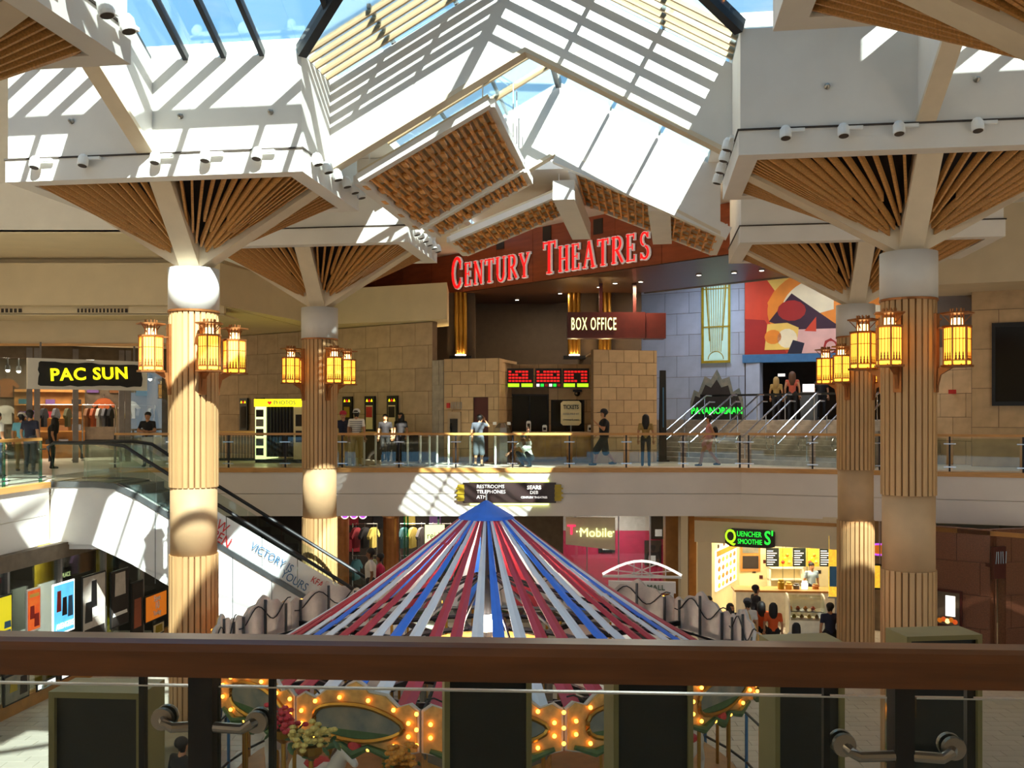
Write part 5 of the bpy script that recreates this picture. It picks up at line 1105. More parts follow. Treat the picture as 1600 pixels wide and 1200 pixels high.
# shop behind the two right columns
wall('wall_shop', 'dim wall of the juice bar between the columns', (PX(1335, 30), 30), (PX(1405, 29), 29), GZ, ZC, 'shop_wall')
t = thing('menu_board', 'small bright menu screen seen between the two columns', 'menu board', (PX(1375, 28.2), 28.2, -3.5), R(-15)); G().box(-.4, .4, 0, .05, 0, .75).build('board', 'chalk', t); G().box(-.38, 0, -.01, 0, .05, .7).build('picture', 'menu_fruit', t); [G().box(.06, .18 + .1 * (k % 2), -.01, 0, .1 + k * .09, .13 + k * .09).build('price_line', 'cream_neon', t) for k in range(6)]; G().bar((0, .03, .7), (0, .03, 2.05), .03, .03).build('hanger', 'brushed', t)
t = thing('neon_sign', 'violet and blue neon oval above the small menu screen', 'sign', (PX(1374, 28.4), 28.4, -2.55), R(-15)); G().tube([(.35 * math.cos(R(a)), 0, .2 + .16 * math.sin(R(a))) for a in range(0, 361, 20)], .03, 6).build('tube', 'violet_neon', t); G().box(-.3, .3, .02, .06, .05, .35).build('panel', 'lit_orange', t); G().bar((0, .05, .3), (0, .05, 1.12), .03, .03).build('hanger', 'brushed', t)
wall('wall_pier', 'wooden edge pier beside the granite wall', (PX(1383, 27.6), 27.6), (PX(1393, 27.4), 27.4), GZ, ZC, 'wood_mid', .4)
# granite wall
GA, GB, GC_ = (PX(1392, 27.4), 27.4), (PX(1548, 25.6), 25.6), (PX(1680, 26.5), 26.5)
gl = (Vector(GB) - Vector(GA)).length
stone_wall('wall_right', 'brown granite wall with lit food picture', GA, GB, GZ, ZC, 1.2, 0.9, 'granite', core='granite')
stone_wall('wall_right', 'brown granite wall with dark doorway and vertical sign', (PX(1555, 25.75), 25.75), GC_, GZ, ZC, 1.0, 0.9, 'granite', [(.05, .32, 0, 2.4)], core='granite')
S(G().box(0, 5, -.03, .02, 0, .12).build('trim_6', 'wood_mid', None, (GA[0], GA[1], ZC - .14), math.atan2(GB[1] - GA[1], GB[0] - GA[0])), 'wooden line along the top of the granite wall')
gv = (Vector((GB[0] - GA[0], GB[1] - GA[1], 0))).normalized(); grz = math.atan2(gv.y, gv.x); p = on_line(GA, gv, 1462) + Vector((gv.y, -gv.x, 0)) * .05
t = thing('food_picture', 'lit food picture in a red wooden frame on the granite wall', 'picture', (p.x, p.y, PZ(976, p.y)), grz)
hh = 57 * p.y / F; G().box(0, .72, -.05, 0, 0, hh).build('frame', 'maroon', t); G().box(.06, .66, -.06, -.05, .06, hh - .06).build('light_box', 'shop_wall', t); G().box(.3, .55, -.07, -.06, .3, hh - .15).build('pillar_print', 'lit_white', t)
for k in range(5): G().ball((.15 + k * .1, -.07, .16 + .04 * (k % 2)), (.07, .02, .07)).build('food', ('lit_orange', 'lit_red', 'menu_lit')[k % 3], t)
t = thing('blade_sign', 'brown wall sign with thin pale strokes like letters', 'sign', (PX(1553, 25.4), 25.4, PZ(905, 25.4)), R(20)); G().box(0, .42, 0, .1, 0, .85).build('panel', 'maroon', t); [G().bar((.06 + k * .085, -.01, .4), (.06 + k * .085 + (.03, 0, .0, -.02, .02)[k], -.01, .72), .014, .014, up=(0, 1, 0)).build('pale_stroke', 'pale_print', t) for k in range(5)]; G().box(0, .42, .1, .3, .3, .4).build('bracket', 'maroon', t)
# directory sign on the far fascia
t = thing('directory_sign', 'dark hanging directory sign listing RESTROOMS TELEPHONES ATM with gold ends', 'sign', (PX(796, 29.31), 29.31, -1.05), 0)
G().box(-1.42, 1.42, -.08, .02, -.0, .62).build('panel', 'sign_dark', t)
for k, s_ in enumerate(('RESTROOMS', 'TELEPHONES', 'ATM')): text('lettering', s_, .15, 'white_letter', t, (-1.0, -.095, .5 - k * .16), align='LEFT', depth=.004)
for k, (s_, sz) in enumerate((('SEARS', .16), ('DEB', .14), ('CENTURY THEATRES', .085))): text('lettering', s_, sz, 'white_letter', t, (.75, -.095, .47 - k * .15), depth=.004, bold=.004 if k == 0 else 0)
for s in (-1, 1):
    G().box(s * 1.48 - .1, s * 1.48 + .1, -.1, .02, .06, .56).build('gold_end', 'gold', t)
    for k in range(3): G().box(s * 1.5 - .13, s * 1.5 + .13, -.13, -.1, .14 + k * .14, .19 + k * .14).build('gold_bar', 'gold', t)
for z in (-.045, .665): G().box(-1.2, 1.2, -.03, .05, z - .02, z + .02).build('glow_tube', 'tube_glow', t)
# ================================================================ carousel
CX, CY = PX(760, 17.0), 17.0
car = thing('carousel', 'fairground carousel with red white and blue striped tent top and lit scenery boards', 'carousel', (CX, CY, GZ), 0)
O = -GZ
G().lathe([(4.5, 0), (4.5, .28), (4.35, .3)], 48).build('platform', 'wood_mid', car)
dr = G().lathe([(1.15, .3), (1.15, 2.55)], 12).build('drum', 'cream_carved', car)
for k in range(12):
    a = 2 * math.pi * (k + .5) / 12; G().box(-.24, .24, -.03, 0, .7, 2.2).build('drum_mural', 'scenery', dr, (1.12 * math.cos(a), 1.12 * math.sin(a), 0), a + math.pi / 2)
G().lathe([(.12, .3), (.1, O - .05)], 12).build('mast', 'dark_metal', car)
TIPZ = PZ(783, 17.0)
G().lathe([(.50, TIPZ - .30), (.46, TIPZ - .25), (.05, TIPZ), (.01, TIPZ + .02)], 20, (0, 0, O)).build('tent_cap', 'cloth_blue', car)
G().lathe([(.02, TIPZ), (.015, TIPZ + .14)], 8, (0, 0, O)).build('finial', 'chrome', car)
RT, ZR = 3.9, -2.5
ns = 50
pat = ['cloth_white', 'cloth_blue', 'cloth_white', 'cloth_red', 'cloth_red']
sm = {}
for m in set(pat):
    g = G(); r0, r1, z0, z1 = .34, RT, TIPZ - .19, ZR; w0, w1 = .018, .135
    n_ = 6
    for i in range(n_):
        ta, tb = i / n_, (i + 1) / n_; ra, rb = r0 + (r1 - r0) * ta, r0 + (r1 - r0) * tb; za, zb = z0 + (z1 - z0) * ta - .10 * math.sin(math.pi * ta), z0 + (z1 - z0) * tb - .10 * math.sin(math.pi * tb); wa, wb = w0 + (w1 - w0) * ta, w0 + (w1 - w0) * tb
        for s in (-1, 1):
            g.hexa([(ra, 0, za - .02), (ra, s * wa, za - .035), (rb, s * wb, zb - .05), (rb, 0, zb - .02), (ra, 0, za), (ra, s * wa, za - .018), (rb, s * wb, zb - .03), (rb, 0, zb)])
    sm[m] = g.mesh('tent_strip', m)
for k in range(ns):
    put('tent_strip', sm[pat[k % 5]], car, (0, 0, O), 2 * math.pi * k / ns + R(-91.5))
bk_ = 16
sw = G().bar((.2, 0, -2.62), (4.65, 0, -2.62), .07, .10).mesh('sweep_beam', 'dark_metal'); sw2 = G().bar((.2, 0, -1.2), (4.3, 0, -2.58), .03, .04).mesh('stay_rod', 'dark_metal')
for k in range(bk_):
    a = 2 * math.pi * (k + .5) / bk_; put('sweep_beam', sw, car, (0, 0, O), a); put('stay_rod', sw2, car, (0, 0, O), a)
for r_, nm in ((2.0, 'inner_ring'), (3.2, 'crank_ring')): G().tube([(r_ * math.cos(R(a)), r_ * math.sin(R(a)), O - 2.6) for a in range(0, 361, 12)], .05, 6).build(nm, 'dark_metal', car)
G().tube([(RT * math.cos(R(a)), RT * math.sin(R(a)), O + ZR - .06) for a in range(0, 361, 9)], .05, 6).build('rim_ring', 'step_metal', car)
# lamp globe added on the mast to brighten the inside of the boards
lg = G().lathe([(.13, -2.2), (.2, -2.12), (.2, -1.98), (.13, -1.9)], 16, (0, 0, O)).build('mast_fill_lamp', 'lamp_white', car)
for k in range(4):
    ld = bpy.data.lights.new('lamp_glow', 'POINT'); ld.energy = 75; ld.color = (1, .86, .68); ld.shadow_soft_size = .08
    lo_ = bpy.data.objects.new('lamp_glow', ld); COL.objects.link(lo_); lo_.parent = car; lo_.location = (.32 * math.cos(R(90 * k + 45)), .32 * math.sin(R(90 * k + 45)), O - 2.05)
# rounding boards
RB = 4.66; PW = 2 * RB * math.tan(math.pi / bk_) - .03; hw = PW / 2
crest = [(-hw, -2.72), (-.6, -2.80), (-.25, -2.72), (0, -2.86), (.25, -2.72), (.6, -2.80), (hw, -2.72), (hw, -2.18), (hw - .12, -2.1), (.62, -2.16), (.45, -2.02), (.2, -2.0), (.12, -1.92), (0, -1.86), (-.12, -1.92), (-.2, -2.0), (-.45, -2.02), (-.62, -2.16), (-hw + .12, -2.1), (-hw, -2.18)]
me_back = G().prism(crest, 0, .05).mesh('scenery_board', 'board_gray')
me_rib = [G().box(x - .02, x + .02, .05, .09, -2.72, -1.95 if abs(x) < .1 else -2.15).mesh('board_batten', 'step_metal') for x in (-.7, 0, .7)]
me_wire = G().tube([(x, .08, -2.2 + .16 * math.sin(x * 6.0)) for x in [-.85 + .1 * q for q in range(18)]], .012, 5).mesh('board_wire', 'black')
me_face = G().prism([(x * .97, -2.42 + (z + 2.42) * .95) for x, z in crest], -.03, 0).mesh('carved_face', 'cream_carved')
ov = [(.66 * math.cos(R(a)) * (1 + .08 * math.cos(R(3 * a))), -2.42 + .235 * math.sin(R(a))) for a in range(0, 360, 15)]
me_pic = G().prism(ov, -.045, -.03).mesh('painted_view', 'scenery')
me_pic2 = G().prism([(x * .9, min(z, -2.52)) for x, z in ov], -.05, -.045).mesh('painted_hill', 'leaf_green')
me_ring = G().tube([(x, -.05, z) for x, z in ov] + [(ov[0][0], -.05, ov[0][1])], .035, 6).mesh('gilt_frame', 'brass')
me_bulb = G().ball((0, 0, 0), .028, 8, 6).mesh('bulb', 'bulb')
me_sock = G().lathe([(.05, 0), (.05, .02), (.03, .035)], 10).mesh('bulb_socket', 'brass')
me_leaf = G().tube([(-.8, -.05, -2.68), (-.5, -.06, -2.79), (-.2, -.05, -2.72), (0, -.07, -2.82), (.2, -.05, -2.72), (.5, -.06, -2.79), (.8, -.05, -2.68)], [.03, .06, .04, .07, .04, .06, .03], 7).mesh('leaf_garland', 'leaf_green')
me_ros = G().lathe([(.0, -.02), (.11, 0), (.09, .03), (.05, .05), (0, .055)], 12).mesh('rosette', 'red_print')
bpos = [(.82 * math.cos(R(a)), -2.42 + .33 * math.sin(R(a))) for a in range(15, 375, 30)]
for k in range(bk_):
    a = 2 * math.pi * k / bk_ - math.pi / 2 + R(2.5); bo = put('scenery_board', me_back, car, (RB * math.cos(a), RB * math.sin(a), O), a + math.pi / 2)
    put('carved_face', me_face, bo); put('painted_view', me_pic, bo); put('painted_hill', me_pic2, bo); put('gilt_frame', me_ring, bo); put('leaf_garland', me_leaf, bo)
    put('rosette', me_ros, bo, (0, -.05, -2.75), rot=(R(90), 0, 0))
    for rb_ in me_rib: put('board_batten', rb_, bo)
    put('board_wire', me_wire, bo)
    for (x, z) in bpos: put('bulb', me_bulb, bo, (x, -.07, z))
    for z in (-2.2, -2.4, -2.6): put('bulb', me_bulb, bo, (hw, -.08, z))
pole = G().tube([(0, 0, .3), (0, 0, O - 2.62)], .03, 8).mesh('brass_pole', 'brass')
for k in range(16):
    a = 2 * math.pi * (k + .25) / 16; put('brass_pole', pole, car, (4.2 * math.cos(a), 4.2 * math.sin(a), 0)); put('brass_pole', pole, car, (3.1 * math.cos(a + .2), 3.1 * math.sin(a + .2), 0))

# ---------------------------------------------------------------- remeshed bodies
def blend_mesh(name, caps, voxel):
    """caps: (p, q, r0, r1, tag). One continuous surface grown round tapered limbs; returns mesh and per-face nearest limb tag"""
    g = G()
    for (p, q, r0, r1, *_) in caps:
        p = Vector(p); q = Vector(q); n = 5; d = q - p
        if d.length < 1e-4: g.ball(p, r0, 12, 8); continue
        pts = [p + d * (i / n) for i in range(n + 1)]; rs = [r0 + (r1 - r0) * i / n for i in range(n + 1)]
        g.tube(pts, rs, 12); g.ball(p, r0, 12, 8); g.ball(q, r1, 12, 8)
    me = g.mesh(name, 'black'); o = bpy.data.objects.new(name, me); COL.objects.link(o)
    m = o.modifiers.new('r', 'REMESH'); m.mode = 'VOXEL'; m.voxel_size = voxel
    s = o.modifiers.new('s', 'SMOOTH'); s.iterations = 3; s.factor = .5
    dg = bpy.context.evaluated_depsgraph_get(); out = bpy.data.meshes.new_from_object(o.evaluated_get(dg)); bpy.data.objects.remove(o); bpy.data.meshes.remove(me)
    out.materials.clear(); return out
def assign(me, caps, tagmat):
    tags = []; slots = {}
    for p in me.polygons:
        c = p.center; best = 1e9; bt = None
        for (a, b, r0, r1, tg) in caps:
            a = Vector(a); b = Vector(b); d = b - a; L2 = d.length_squared; t = 0 if L2 < 1e-8 else max(0, min(1, (c - a).dot(d) / L2))
            ds = (c - a - d * t).length - (r0 + (r1 - r0) * t)
            if ds < best: best = ds; bt = tg(c) if callable(tg) else tg
        mm = tagmat[bt]
        if mm not in slots: slots[mm] = len(slots); me.materials.append(MATS[mm])
        p.material_index = slots[mm]; p.use_smooth = True
for n, c in (('skin_a', '#B98560'), ('skin_b', '#7C5238'), ('skin_c', '#D0A080'), ('hair_k', '#100C0A'), ('hair_b', '#5A3A22'), ('hair_y', '#A88850'), ('shoe_k', '#15130F'), ('shoe_w', '#C9C5BE')): mat(n, c, 0.6, var=0.08)
PC = {'white': '#D8D6D0', 'navy': '#20243A', 'black': '#121215', 'grey': '#5A5E66', 'khaki': '#A88A4E', 'jeans': '#3F5068', 'pink': '#D89898', 'orange': '#D8581E', 'blue': '#6FB4CC', 'dark': '#26242A', 'red': '#B83040', 'pale': '#9FB6C8', 'peach': '#C05A40', 'hotpink': '#D83060'}
for n, c in PC.items(): mat('wear_' + n, c, 0.8, var=0.08)
mat('wear_stripe', '#EDE6DA', 0.8, var=0.02); mat('eye', '#140E0A', 0.3)

def person(label, pos, face, h=1.72, shirt='black', pants='dark', hair='hair_k', skin='skin_a', shoes='shoe_k', pose=None, sleeve='short', legs='long', cap=None, longhair=False, bag=False, dress=False, stripes=False, build=1.0, group='people in the mall'):
    pose = pose or {}; s = h / 1.72
    J = dict(pelvis=(0, 0, .95), chest=(0, 0, 1.28), neck=(0, .0, 1.46), head=(0, -.015, 1.60),
             shl=(.19, 0, 1.39), ell=(.245, .03, 1.12), wrl=(.25, -.04, .88), shr=(-.19, 0, 1.39), elr=(-.245, .03, 1.12), wrr=(-.25, -.04, .88),
             hil=(.095, 0, .90), knl=(.105, -.02, .50), anl=(.11, .02, .09), hir=(-.095, 0, .90), knr=(-.105, -.02, .50), anr=(-.11, .02, .09))
    J.update(pose); V_ = {k: Vector(v) for k, v in J.items() if k not in ('brim', 'look', 'toe')}; b = build
    sl = lambda up, lo: (lambda c: 'shirt')
    def arm(sh, el, full):
        mid = (V_[sh] + V_[el]) / 2
        return 'shirt'
    ups = 'shirt' if sleeve != 'none' else 'skin'; fore = 'shirt' if sleeve == 'long' else 'skin'
    thigh = 'pants'; shin = 'pants' if legs == 'long' else 'skin'
    if legs == 'none': thigh = 'skin'
    hd = V_['head']; fd = Vector(pose.get('look', (0, -1, 0))).normalized()
    caps = [(V_['pelvis'] + Vector((-.06, 0, 0)), V_['pelvis'] + Vector((.06, 0, 0)), .125 * b, .125 * b, 'pants' if not dress else 'shirt'),
            (V_['pelvis'] + Vector((0, 0, .03)), V_['chest'], .13 * b, .145 * b, 'shirt'), (V_['chest'] + Vector((-.08, 0, .02)), V_['chest'] + Vector((.08, 0, .02)), .115 * b, .115 * b, 'shirt'),
            (V_['shr'], V_['shl'], .062, .062, 'shirt'), (V_['neck'] - Vector((0, 0, .06)), hd - Vector((0, 0, .06)), .055, .055, 'skin'),
            (hd - fd * -.005 + Vector((0, 0, -.045)), hd + Vector((0, 0, .035)) - fd * .015, .078, .098, 'head'), (hd + fd * .085 + Vector((0, 0, -.03)), hd + fd * .10 + Vector((0, 0, -.04)), .018, .018, 'skin')]
    for sd in 'lr':
        m = V_['sh' + sd].lerp(V_['el' + sd], .62)
        caps += [(V_['sh' + sd], m, .058 * b, .05, ups), (m, V_['el' + sd], .047, .042, fore if sleeve == 'long' else 'skin'), (V_['el' + sd], V_['wr' + sd], .042, .028, fore)]
        hip, kn, an = V_['hi' + sd], V_['kn' + sd], V_['an' + sd]
        caps += [(hip, kn, .092 * b, .062, thigh), (kn, an, .06, .042 if legs == 'short' else .052, shin)]
        toe = an + Vector(pose.get('toe', (0, -.16, -.045))); caps += [(an - Vector((0, -.03, .04)), toe, .042, .038, 'shoe')]
    if legs == 'short':
        for sd in 'lr': caps += [(V_['kn' + sd].lerp(V_['hi' + sd], .8), V_['kn' + sd].lerp(V_['hi' + sd], -.15), .1 * b, .1 * b, 'pants')]
    if dress:
        caps += [(V_['pelvis'], (V_['knl'] + V_['knr']) / 2 + Vector((0, 0, .22)), .14, .17, 'shirt')]
    def headtag(c):
        r = c - hd
        return 'hair' if (r.z > .055 or (r.dot(fd) < -.005 and r.z > -.10)) else 'skin'
    caps = [(a, q, r0, r1, headtag if tg == 'head' else tg) for a, q, r0, r1, tg in caps]
    me = blend_mesh('person', caps, .024)
    assign(me, caps, {'skin': skin, 'shirt': 'wear_' + shirt, 'pants': 'wear_' + pants, 'shoe': shoes, 'hair': hair})
    o = put('person', me, None, pos, R(face)); o.scale = (s, s, s); tag(o, label, 'person', group)
    # hands: palm and five curled fingers of unequal length
    for sd in 'lr':
        w = V_['wr' + sd]; d = (w - V_['el' + sd]).normalized(); side = d.cross(Vector((0, 1, .2))).normalized(); nrm = side.cross(d).normalized()
        hg = G(); hg.bar(w, w + d * .085, .075, .03, up=nrm)
        for q, (off, ln) in enumerate(((-.028, .06), (-.01, .075), (.01, .07), (.028, .055))):
            a0 = w + d * .08 + side * off; hg.tube([a0, a0 + d * ln * .55 + nrm * .008, a0 + d * ln * .95 + nrm * .03], [.010, .009, .007], 5)
        t0 = w + d * .03 + side * (-.038); hg.tube([t0, t0 + d * .03 - side * .025, t0 + d * .06 - side * .02 + nrm * .012], [.011, .010, .008], 5)
        hg.build('hand', skin, o, smooth=True)
    eg = G(); sd_ = fd.cross(Vector((0, 0, 1))).normalized()
    for q in (-1, 1): G().ball(hd + fd * .083 + sd_ * .032 * q + Vector((0, 0, .0)), .011, 6, 4).build('eye', 'eye', o)
    G().bar(hd + fd * .082 + Vector((0, 0, -.066)) - sd_ * .022, hd + fd * .082 + Vector((0, 0, -.066)) + sd_ * .022, .012, .008).build('mouth', 'red_print' if False else 'skin_b', o)
    if longhair:
        G().lathe([(.03, -.42), (.10, -.36), (.125, -.15), (.12, .0), (.108, .07), (.06, .13), (0, .145)], 14, hd - fd * .045).build('hair', hair, o, smooth=True)
    else:
        G().ball(hd + Vector((0, 0, .045)) - fd * .028, (.103, .11, .095), 12, 8).build('hair', hair, o, smooth=True)
    if cap:
        c = G().lathe([(.112, .03), (.115, .06), (.10, .12), (.05, .155), (0, .16)], 14, hd - fd * .01).build('cap', 'wear_' + cap, o, smooth=True)
        bd = fd * pose.get('brim', 1); G().bar(hd + bd * .08 + Vector((0, 0, .045)), hd + bd * .19 + Vector((0, 0, .035)), .15, .015).build('cap_brim', 'wear_' + cap, c)
    if bag:
        bgm = G().ball(V_['chest'] + Vector((0, .2, -.12)), (.15, .1, .21), 12, 8).build('backpack', 'wear_black', o, smooth=True)
    if stripes:
        for q in range(7):
            zc = 1.0 + q * .06; G().lathe([(.165 + .02 * (q > 2), -.008), (.17 + .02 * (q > 2), 0), (.165 + .02 * (q > 2), .008)], 20, (0, 0, zc)).build('shirt_stripe', 'wear_grey', o)
            o.children[-1].scale = (1.12, .82, 1)
    return o
walk = dict(knl=(.1, -.22, .54), anl=(.1, -.30, .12), knr=(-.1, .05, .50), anr=(-.1, .33, .14), wrl=(.24, .16, .92), ell=(.24, .12, 1.13), wrr=(-.24, -.2, .95), elr=(-.25, -.02, 1.12))
person('man in a striped white shirt, white cap and khaki trousers at the rail', (PX(557, 30.3), 30.3, 0), 175, 1.8, 'stripe', 'khaki', cap='white', stripes=True, shoes='shoe_w', pose=dict(brim=-1))
person('man in a dark tee and red cap facing the striped man', (PX(536, 30.7), 30.7, 0), 20, 1.74, 'navy', 'khaki', cap='red')
person('dark clad person before the pale film poster case', (PX(602, 33.6), 33.6, 0), 0, 1.66, 'black', 'black'); person('dark clad person beside the pale film poster case', (PX(626, 33.8), 33.8, 0), -20, 1.7, 'black', 'dark', longhair=True)
person('man in grey holding his hand to his bowed head', (PX(748, 30.4), 30.4, 0), 160, 1.66, 'grey', 'grey', legs='short', pose=dict(head=(0, -.12, 1.56), neck=(0, -.04, 1.44), wrr=(-.12, -.2, 1.55), elr=(-.3, -.12, 1.32), look=(0, -.8, -.5)))
person('squatting man in a white tee raising one hand to the rail', (PX(824, 30.0), 30.0, 0), -35, 1.72, 'white', 'dark', skin='skin_b', pose=dict(pelvis=(0, .1, .30), chest=(0, -.08, .62), neck=(0, -.17, .78), head=(0, -.24, .90), shl=(.19, -.12, .74), shr=(-.19, -.12, .74), ell=(.27, -.3, .9), wrl=(.25, -.33, 1.12), elr=(-.26, -.4, .58), wrr=(-.3, -.6, .44), hil=(.1, .08, .27), hir=(-.1, .08, .27), knl=(.17, -.3, .46), knr=(-.17, -.3, .46), anl=(.14, -.05, .09), anr=(-.14, -.05, .09), look=(0, -.9, -.3)))
person('man in a black tee, long shorts and cap striding along the balcony', (PX(944, 30.3), 30.3, 0), -88, 1.8, 'black', 'black', legs='short', cap='dark', pose=dict(walk, wrl=(.2, -.25, 1.3), ell=(.26, -.05, 1.12)), build=1.15)
person('woman with long black hair in dark leggings seen from behind', (PX(1009, 30.3), 30.3, 0), 170, 1.64, 'khaki', 'dark', longhair=True, build=.9)
person('woman in a pink dress with black backpack walking on the balcony', (PX(1108, 30.0), 30.0, 0), -95, 1.62, 'pink', 'pink', sleeve='none', legs='none', dress=True, bag=True, pose=walk, build=.85)
person('woman in a patterned top at the head of the stairs', (PX(1213, 36.4), 36.4, 1.45), 150, 1.62, 'khaki', 'dark', hair='hair_y', longhair=True, build=.9); person('woman in a peach top and black trousers at the head of the stairs', (PX(1238, 36.0), 36.0, 1.45), 160, 1.8, 'peach', 'black', hair='hair_b', longhair=True, sleeve='none', build=.9)
person('dark figure beside the ticket podium', (PX(1283, 36.6), 36.6, 1.45), -10, 1.75, 'black', 'black')
person('person in a light blue shirt before the surf shop', (PX(34, 27.6), 27.6, 0), 190, 1.68, 'blue', 'khaki', cap='white'); person('man in a navy tee before the surf shop', (PX(47, 26.3), 26.3, 0), 170, 1.76, 'navy', 'grey'); person('person in a white shirt beside the teal railing posts', (PX(-4, 25.0), 25.0, 0), 150, 1.7, 'white', 'jeans')
person('dark haired man in black leaning on the far rail', (PX(231, 29.95), 29.95, 0), 0, 1.72, 'black', 'jeans', pose=dict(wrl=(.02, -.22, 1.12), ell=(.27, -.12, 1.12), wrr=(-.02, -.24, 1.12), elr=(-.27, -.12, 1.12)))
person('dark clad woman bending before the surf shop shelves', (PX(82, 29.0), 29.0, 0), 120, 1.62, 'black', 'black', longhair=True, pose=dict(head=(0, -.12, 1.52), neck=(0, -.06, 1.42)))
def on_step(k, y):                           # point on the tread of escalator step k, y across the step
    v = Matrix.Rotation(R(-4), 3, 'Z') @ Vector((-.3 + k * .38 + .2, y, 0)); return (ET.x + v.x, ET.y + v.y, -.02 - slope * max(0, k * .38 - .3) - .005)
person('man in a white tee riding the escalator', on_step(16, .62), -80, 1.74, 'white', 'dark', skin='skin_b', group='people in the mall'); person('child in a pink top riding the escalator', Vector(on_step(16, 1.1)) + Vector((.13, 0, 0)), -80, 1.55, 'hotpink', 'jeans', skin='skin_b')
for lab, px, d, kw in (('man in a white tee and cap before the smoothie shop', 1168, 25.4, dict(face=160, shirt='white', pants='khaki', cap='grey', h=1.74)), ('girl in an orange top with dark shorts before the smoothie shop', 1189, 25.9, dict(face=185, shirt='orange', pants='black', legs='short', h=1.58, longhair=True)), ('girl with long dark hair and orange bag before the smoothie counter', 1208, 25.5, dict(face=170, shirt='orange', pants='black', legs='short', h=1.62, longhair=True)),
                       ('man in dark clothes reaching over near the picture menu', 1181, 27.3, dict(face=100, shirt='dark', pants='black', h=1.78, sleeve='long')), ('man in a navy shirt before the smoothie display case', 1297, 25.0, dict(face=180, shirt='navy', pants='black', h=1.72)), ('shop worker in a pale shirt behind the display case', 1268, 32.0, dict(face=10, shirt='pale', pants='dark', h=1.7, z=-.5)),
                       ('dark haired person close to the display case', 1244, 23.6, dict(face=170, shirt='white', pants='black', h=1.5, longhair=True)), ('dark haired shopper beside the cream pier', 1108, 26.2, dict(face=40, shirt='dark', pants='black', h=1.66)), ('woman in black behind the scenery boards before the picture menu', 1142, 25.6, dict(face=30, shirt='black', pants='black', h=1.58, longhair=True)),
                       ('dark haired woman in a black tee beside the stone urn', 284, 14.6, dict(face=150, shirt='black', pants='dark', h=1.7)), ('person in a dark shirt standing behind the carousel fence', 349, 20.2, dict(face=60, shirt='dark', pants='jeans', h=1.72))):
    z = kw.pop('z', 0); person(lab, (PX(px, d), d, GZ + .012 + (0 if z == 0 else 0)), **kw)

# carousel horses
def horse_mesh():
    c = [((-.42, 0, .0), (.40, 0, .02), .19, .2, 'b'), ((.38, 0, .08), (.68, 0, .5), .15, .09, 'b'), ((.66, 0, .52), (.92, 0, .36), .09, .055, 'b'), ((.62, .05, .58), (.60, .06, .68), .03, .015, 'b'), ((.62, -.05, .58), (.60, -.06, .68), .03, .015, 'b'),
         ((.35, .12, -.1), (.55, .12, -.42), .08, .05, 'b'), ((.55, .12, -.42), (.42, .12, -.62), .045, .04, 'b'), ((.35, -.12, -.1), (.6, -.12, -.34), .08, .05, 'b'), ((.6, -.12, -.34), (.52, -.12, -.6), .045, .04, 'b'),
         ((-.4, .12, -.05), (-.42, .12, -.4), .11, .06, 'b'), ((-.42, .12, -.4), (-.62, .12, -.7), .05, .04, 'b'), ((-.4, -.12, -.05), (-.5, -.12, -.38), .11, .06, 'b'), ((-.5, -.12, -.38), (-.72, -.12, -.62), .05, .04, 'b'), ((-.58, 0, .08), (-.8, 0, -.3), .06, .03, 'm'), ((.4, 0, .35), (.62, 0, .62), .05, .04, 'm')]
    me = blend_mesh('carousel_horse', c, .03); assign(me, c, {'b': 'cream_horse', 'm': 'hair_b'}); return me
mat('cream_horse', '#D8CFC0', 0.35, var=0.05); hm = horse_mesh()
sad = G().ball((0, 0, .17), (.2, .2, .07), 12, 6).mesh('saddle', 'red_print'); hp_ = G().tube([(0, 0, -.955), (0, 0, 1.14)], .025, 8).mesh('pole', 'brass')
for k in range(10):
    a = 2 * math.pi * (k + .3) / 10; o = put('carousel_horse', hm, None, (CX + 3.6 * math.cos(a), CY + 3.6 * math.sin(a), GZ + 1.25), a + math.pi / 2); put('saddle', sad, o); put('pole', hp_, o)
    tag(o, 'cream carousel horse with red saddle on a brass pole', 'carousel horse', 'carousel horses')
# flowers, fence and urn around it
for n, c in (('petal_red', '#C0303A'), ('petal_yellow', '#C8B060'), ('petal_orange', '#C88020')): mat(n, c, .7, var=.3, scale=20)
for px, py, d, m, lab in ((443, 1130, 11.9, 'petal_red', 'red flowers on a tall stand before the carousel'), (486, 1155, 11.3, 'petal_yellow', 'pale yellow flowers on a tall stand before the carousel'), (625, 1188, 11.7, 'petal_orange', 'orange yellow flowers on a stand before the carousel')):
    q = P(px, py, d); t = thing('flower_stand', lab, 'flowers', (q.x, q.y, GZ), 0, 'flower stands'); zz = q.z - GZ
    G().lathe([(.25, 0), (.25, .03), (.03, .06), (.03, zz - .25), (.16, zz - .15), (.18, zz - .05)], 12).build('stand', 'brass', t)
    fl = G().ball((0, 0, .0), (.045, .045, .03), 6, 4).mesh('blossom', m); lf = G().ball((0, 0, 0), (.07, .03, .012), 6, 4).mesh('leaf', 'leaf_green')
    for k in range(60): put('blossom', fl, t, (random.gauss(0, .10), random.gauss(0, .10), zz + random.gauss(0.03, .07)))
    for k in range(30): put('leaf', lf, t, (random.gauss(0, .12), random.gauss(0, .12), zz - .08 + random.gauss(0, .04)), rot=(random.random(), random.random(), random.random() * 6))
fe = thing('carousel_fence', 'low fence of teal and brown posts round the carousel', 'fence', (CX, CY, GZ), 0)
fp_ = G().tube([(0, 0, 0), (0, 0, 1.1)], .03, 8).mesh('post', 'blue_print'); fp2 = G().tube([(0, 0, 0), (0, 0, 1.1)], .03, 8).mesh('post', 'wood_mid')
for k in range(40):
    a = 2 * math.pi * k / 40; put('post', fp_ if k % 2 else fp2, fe, (4.85 * math.cos(a), 4.85 * math.sin(a), 0))
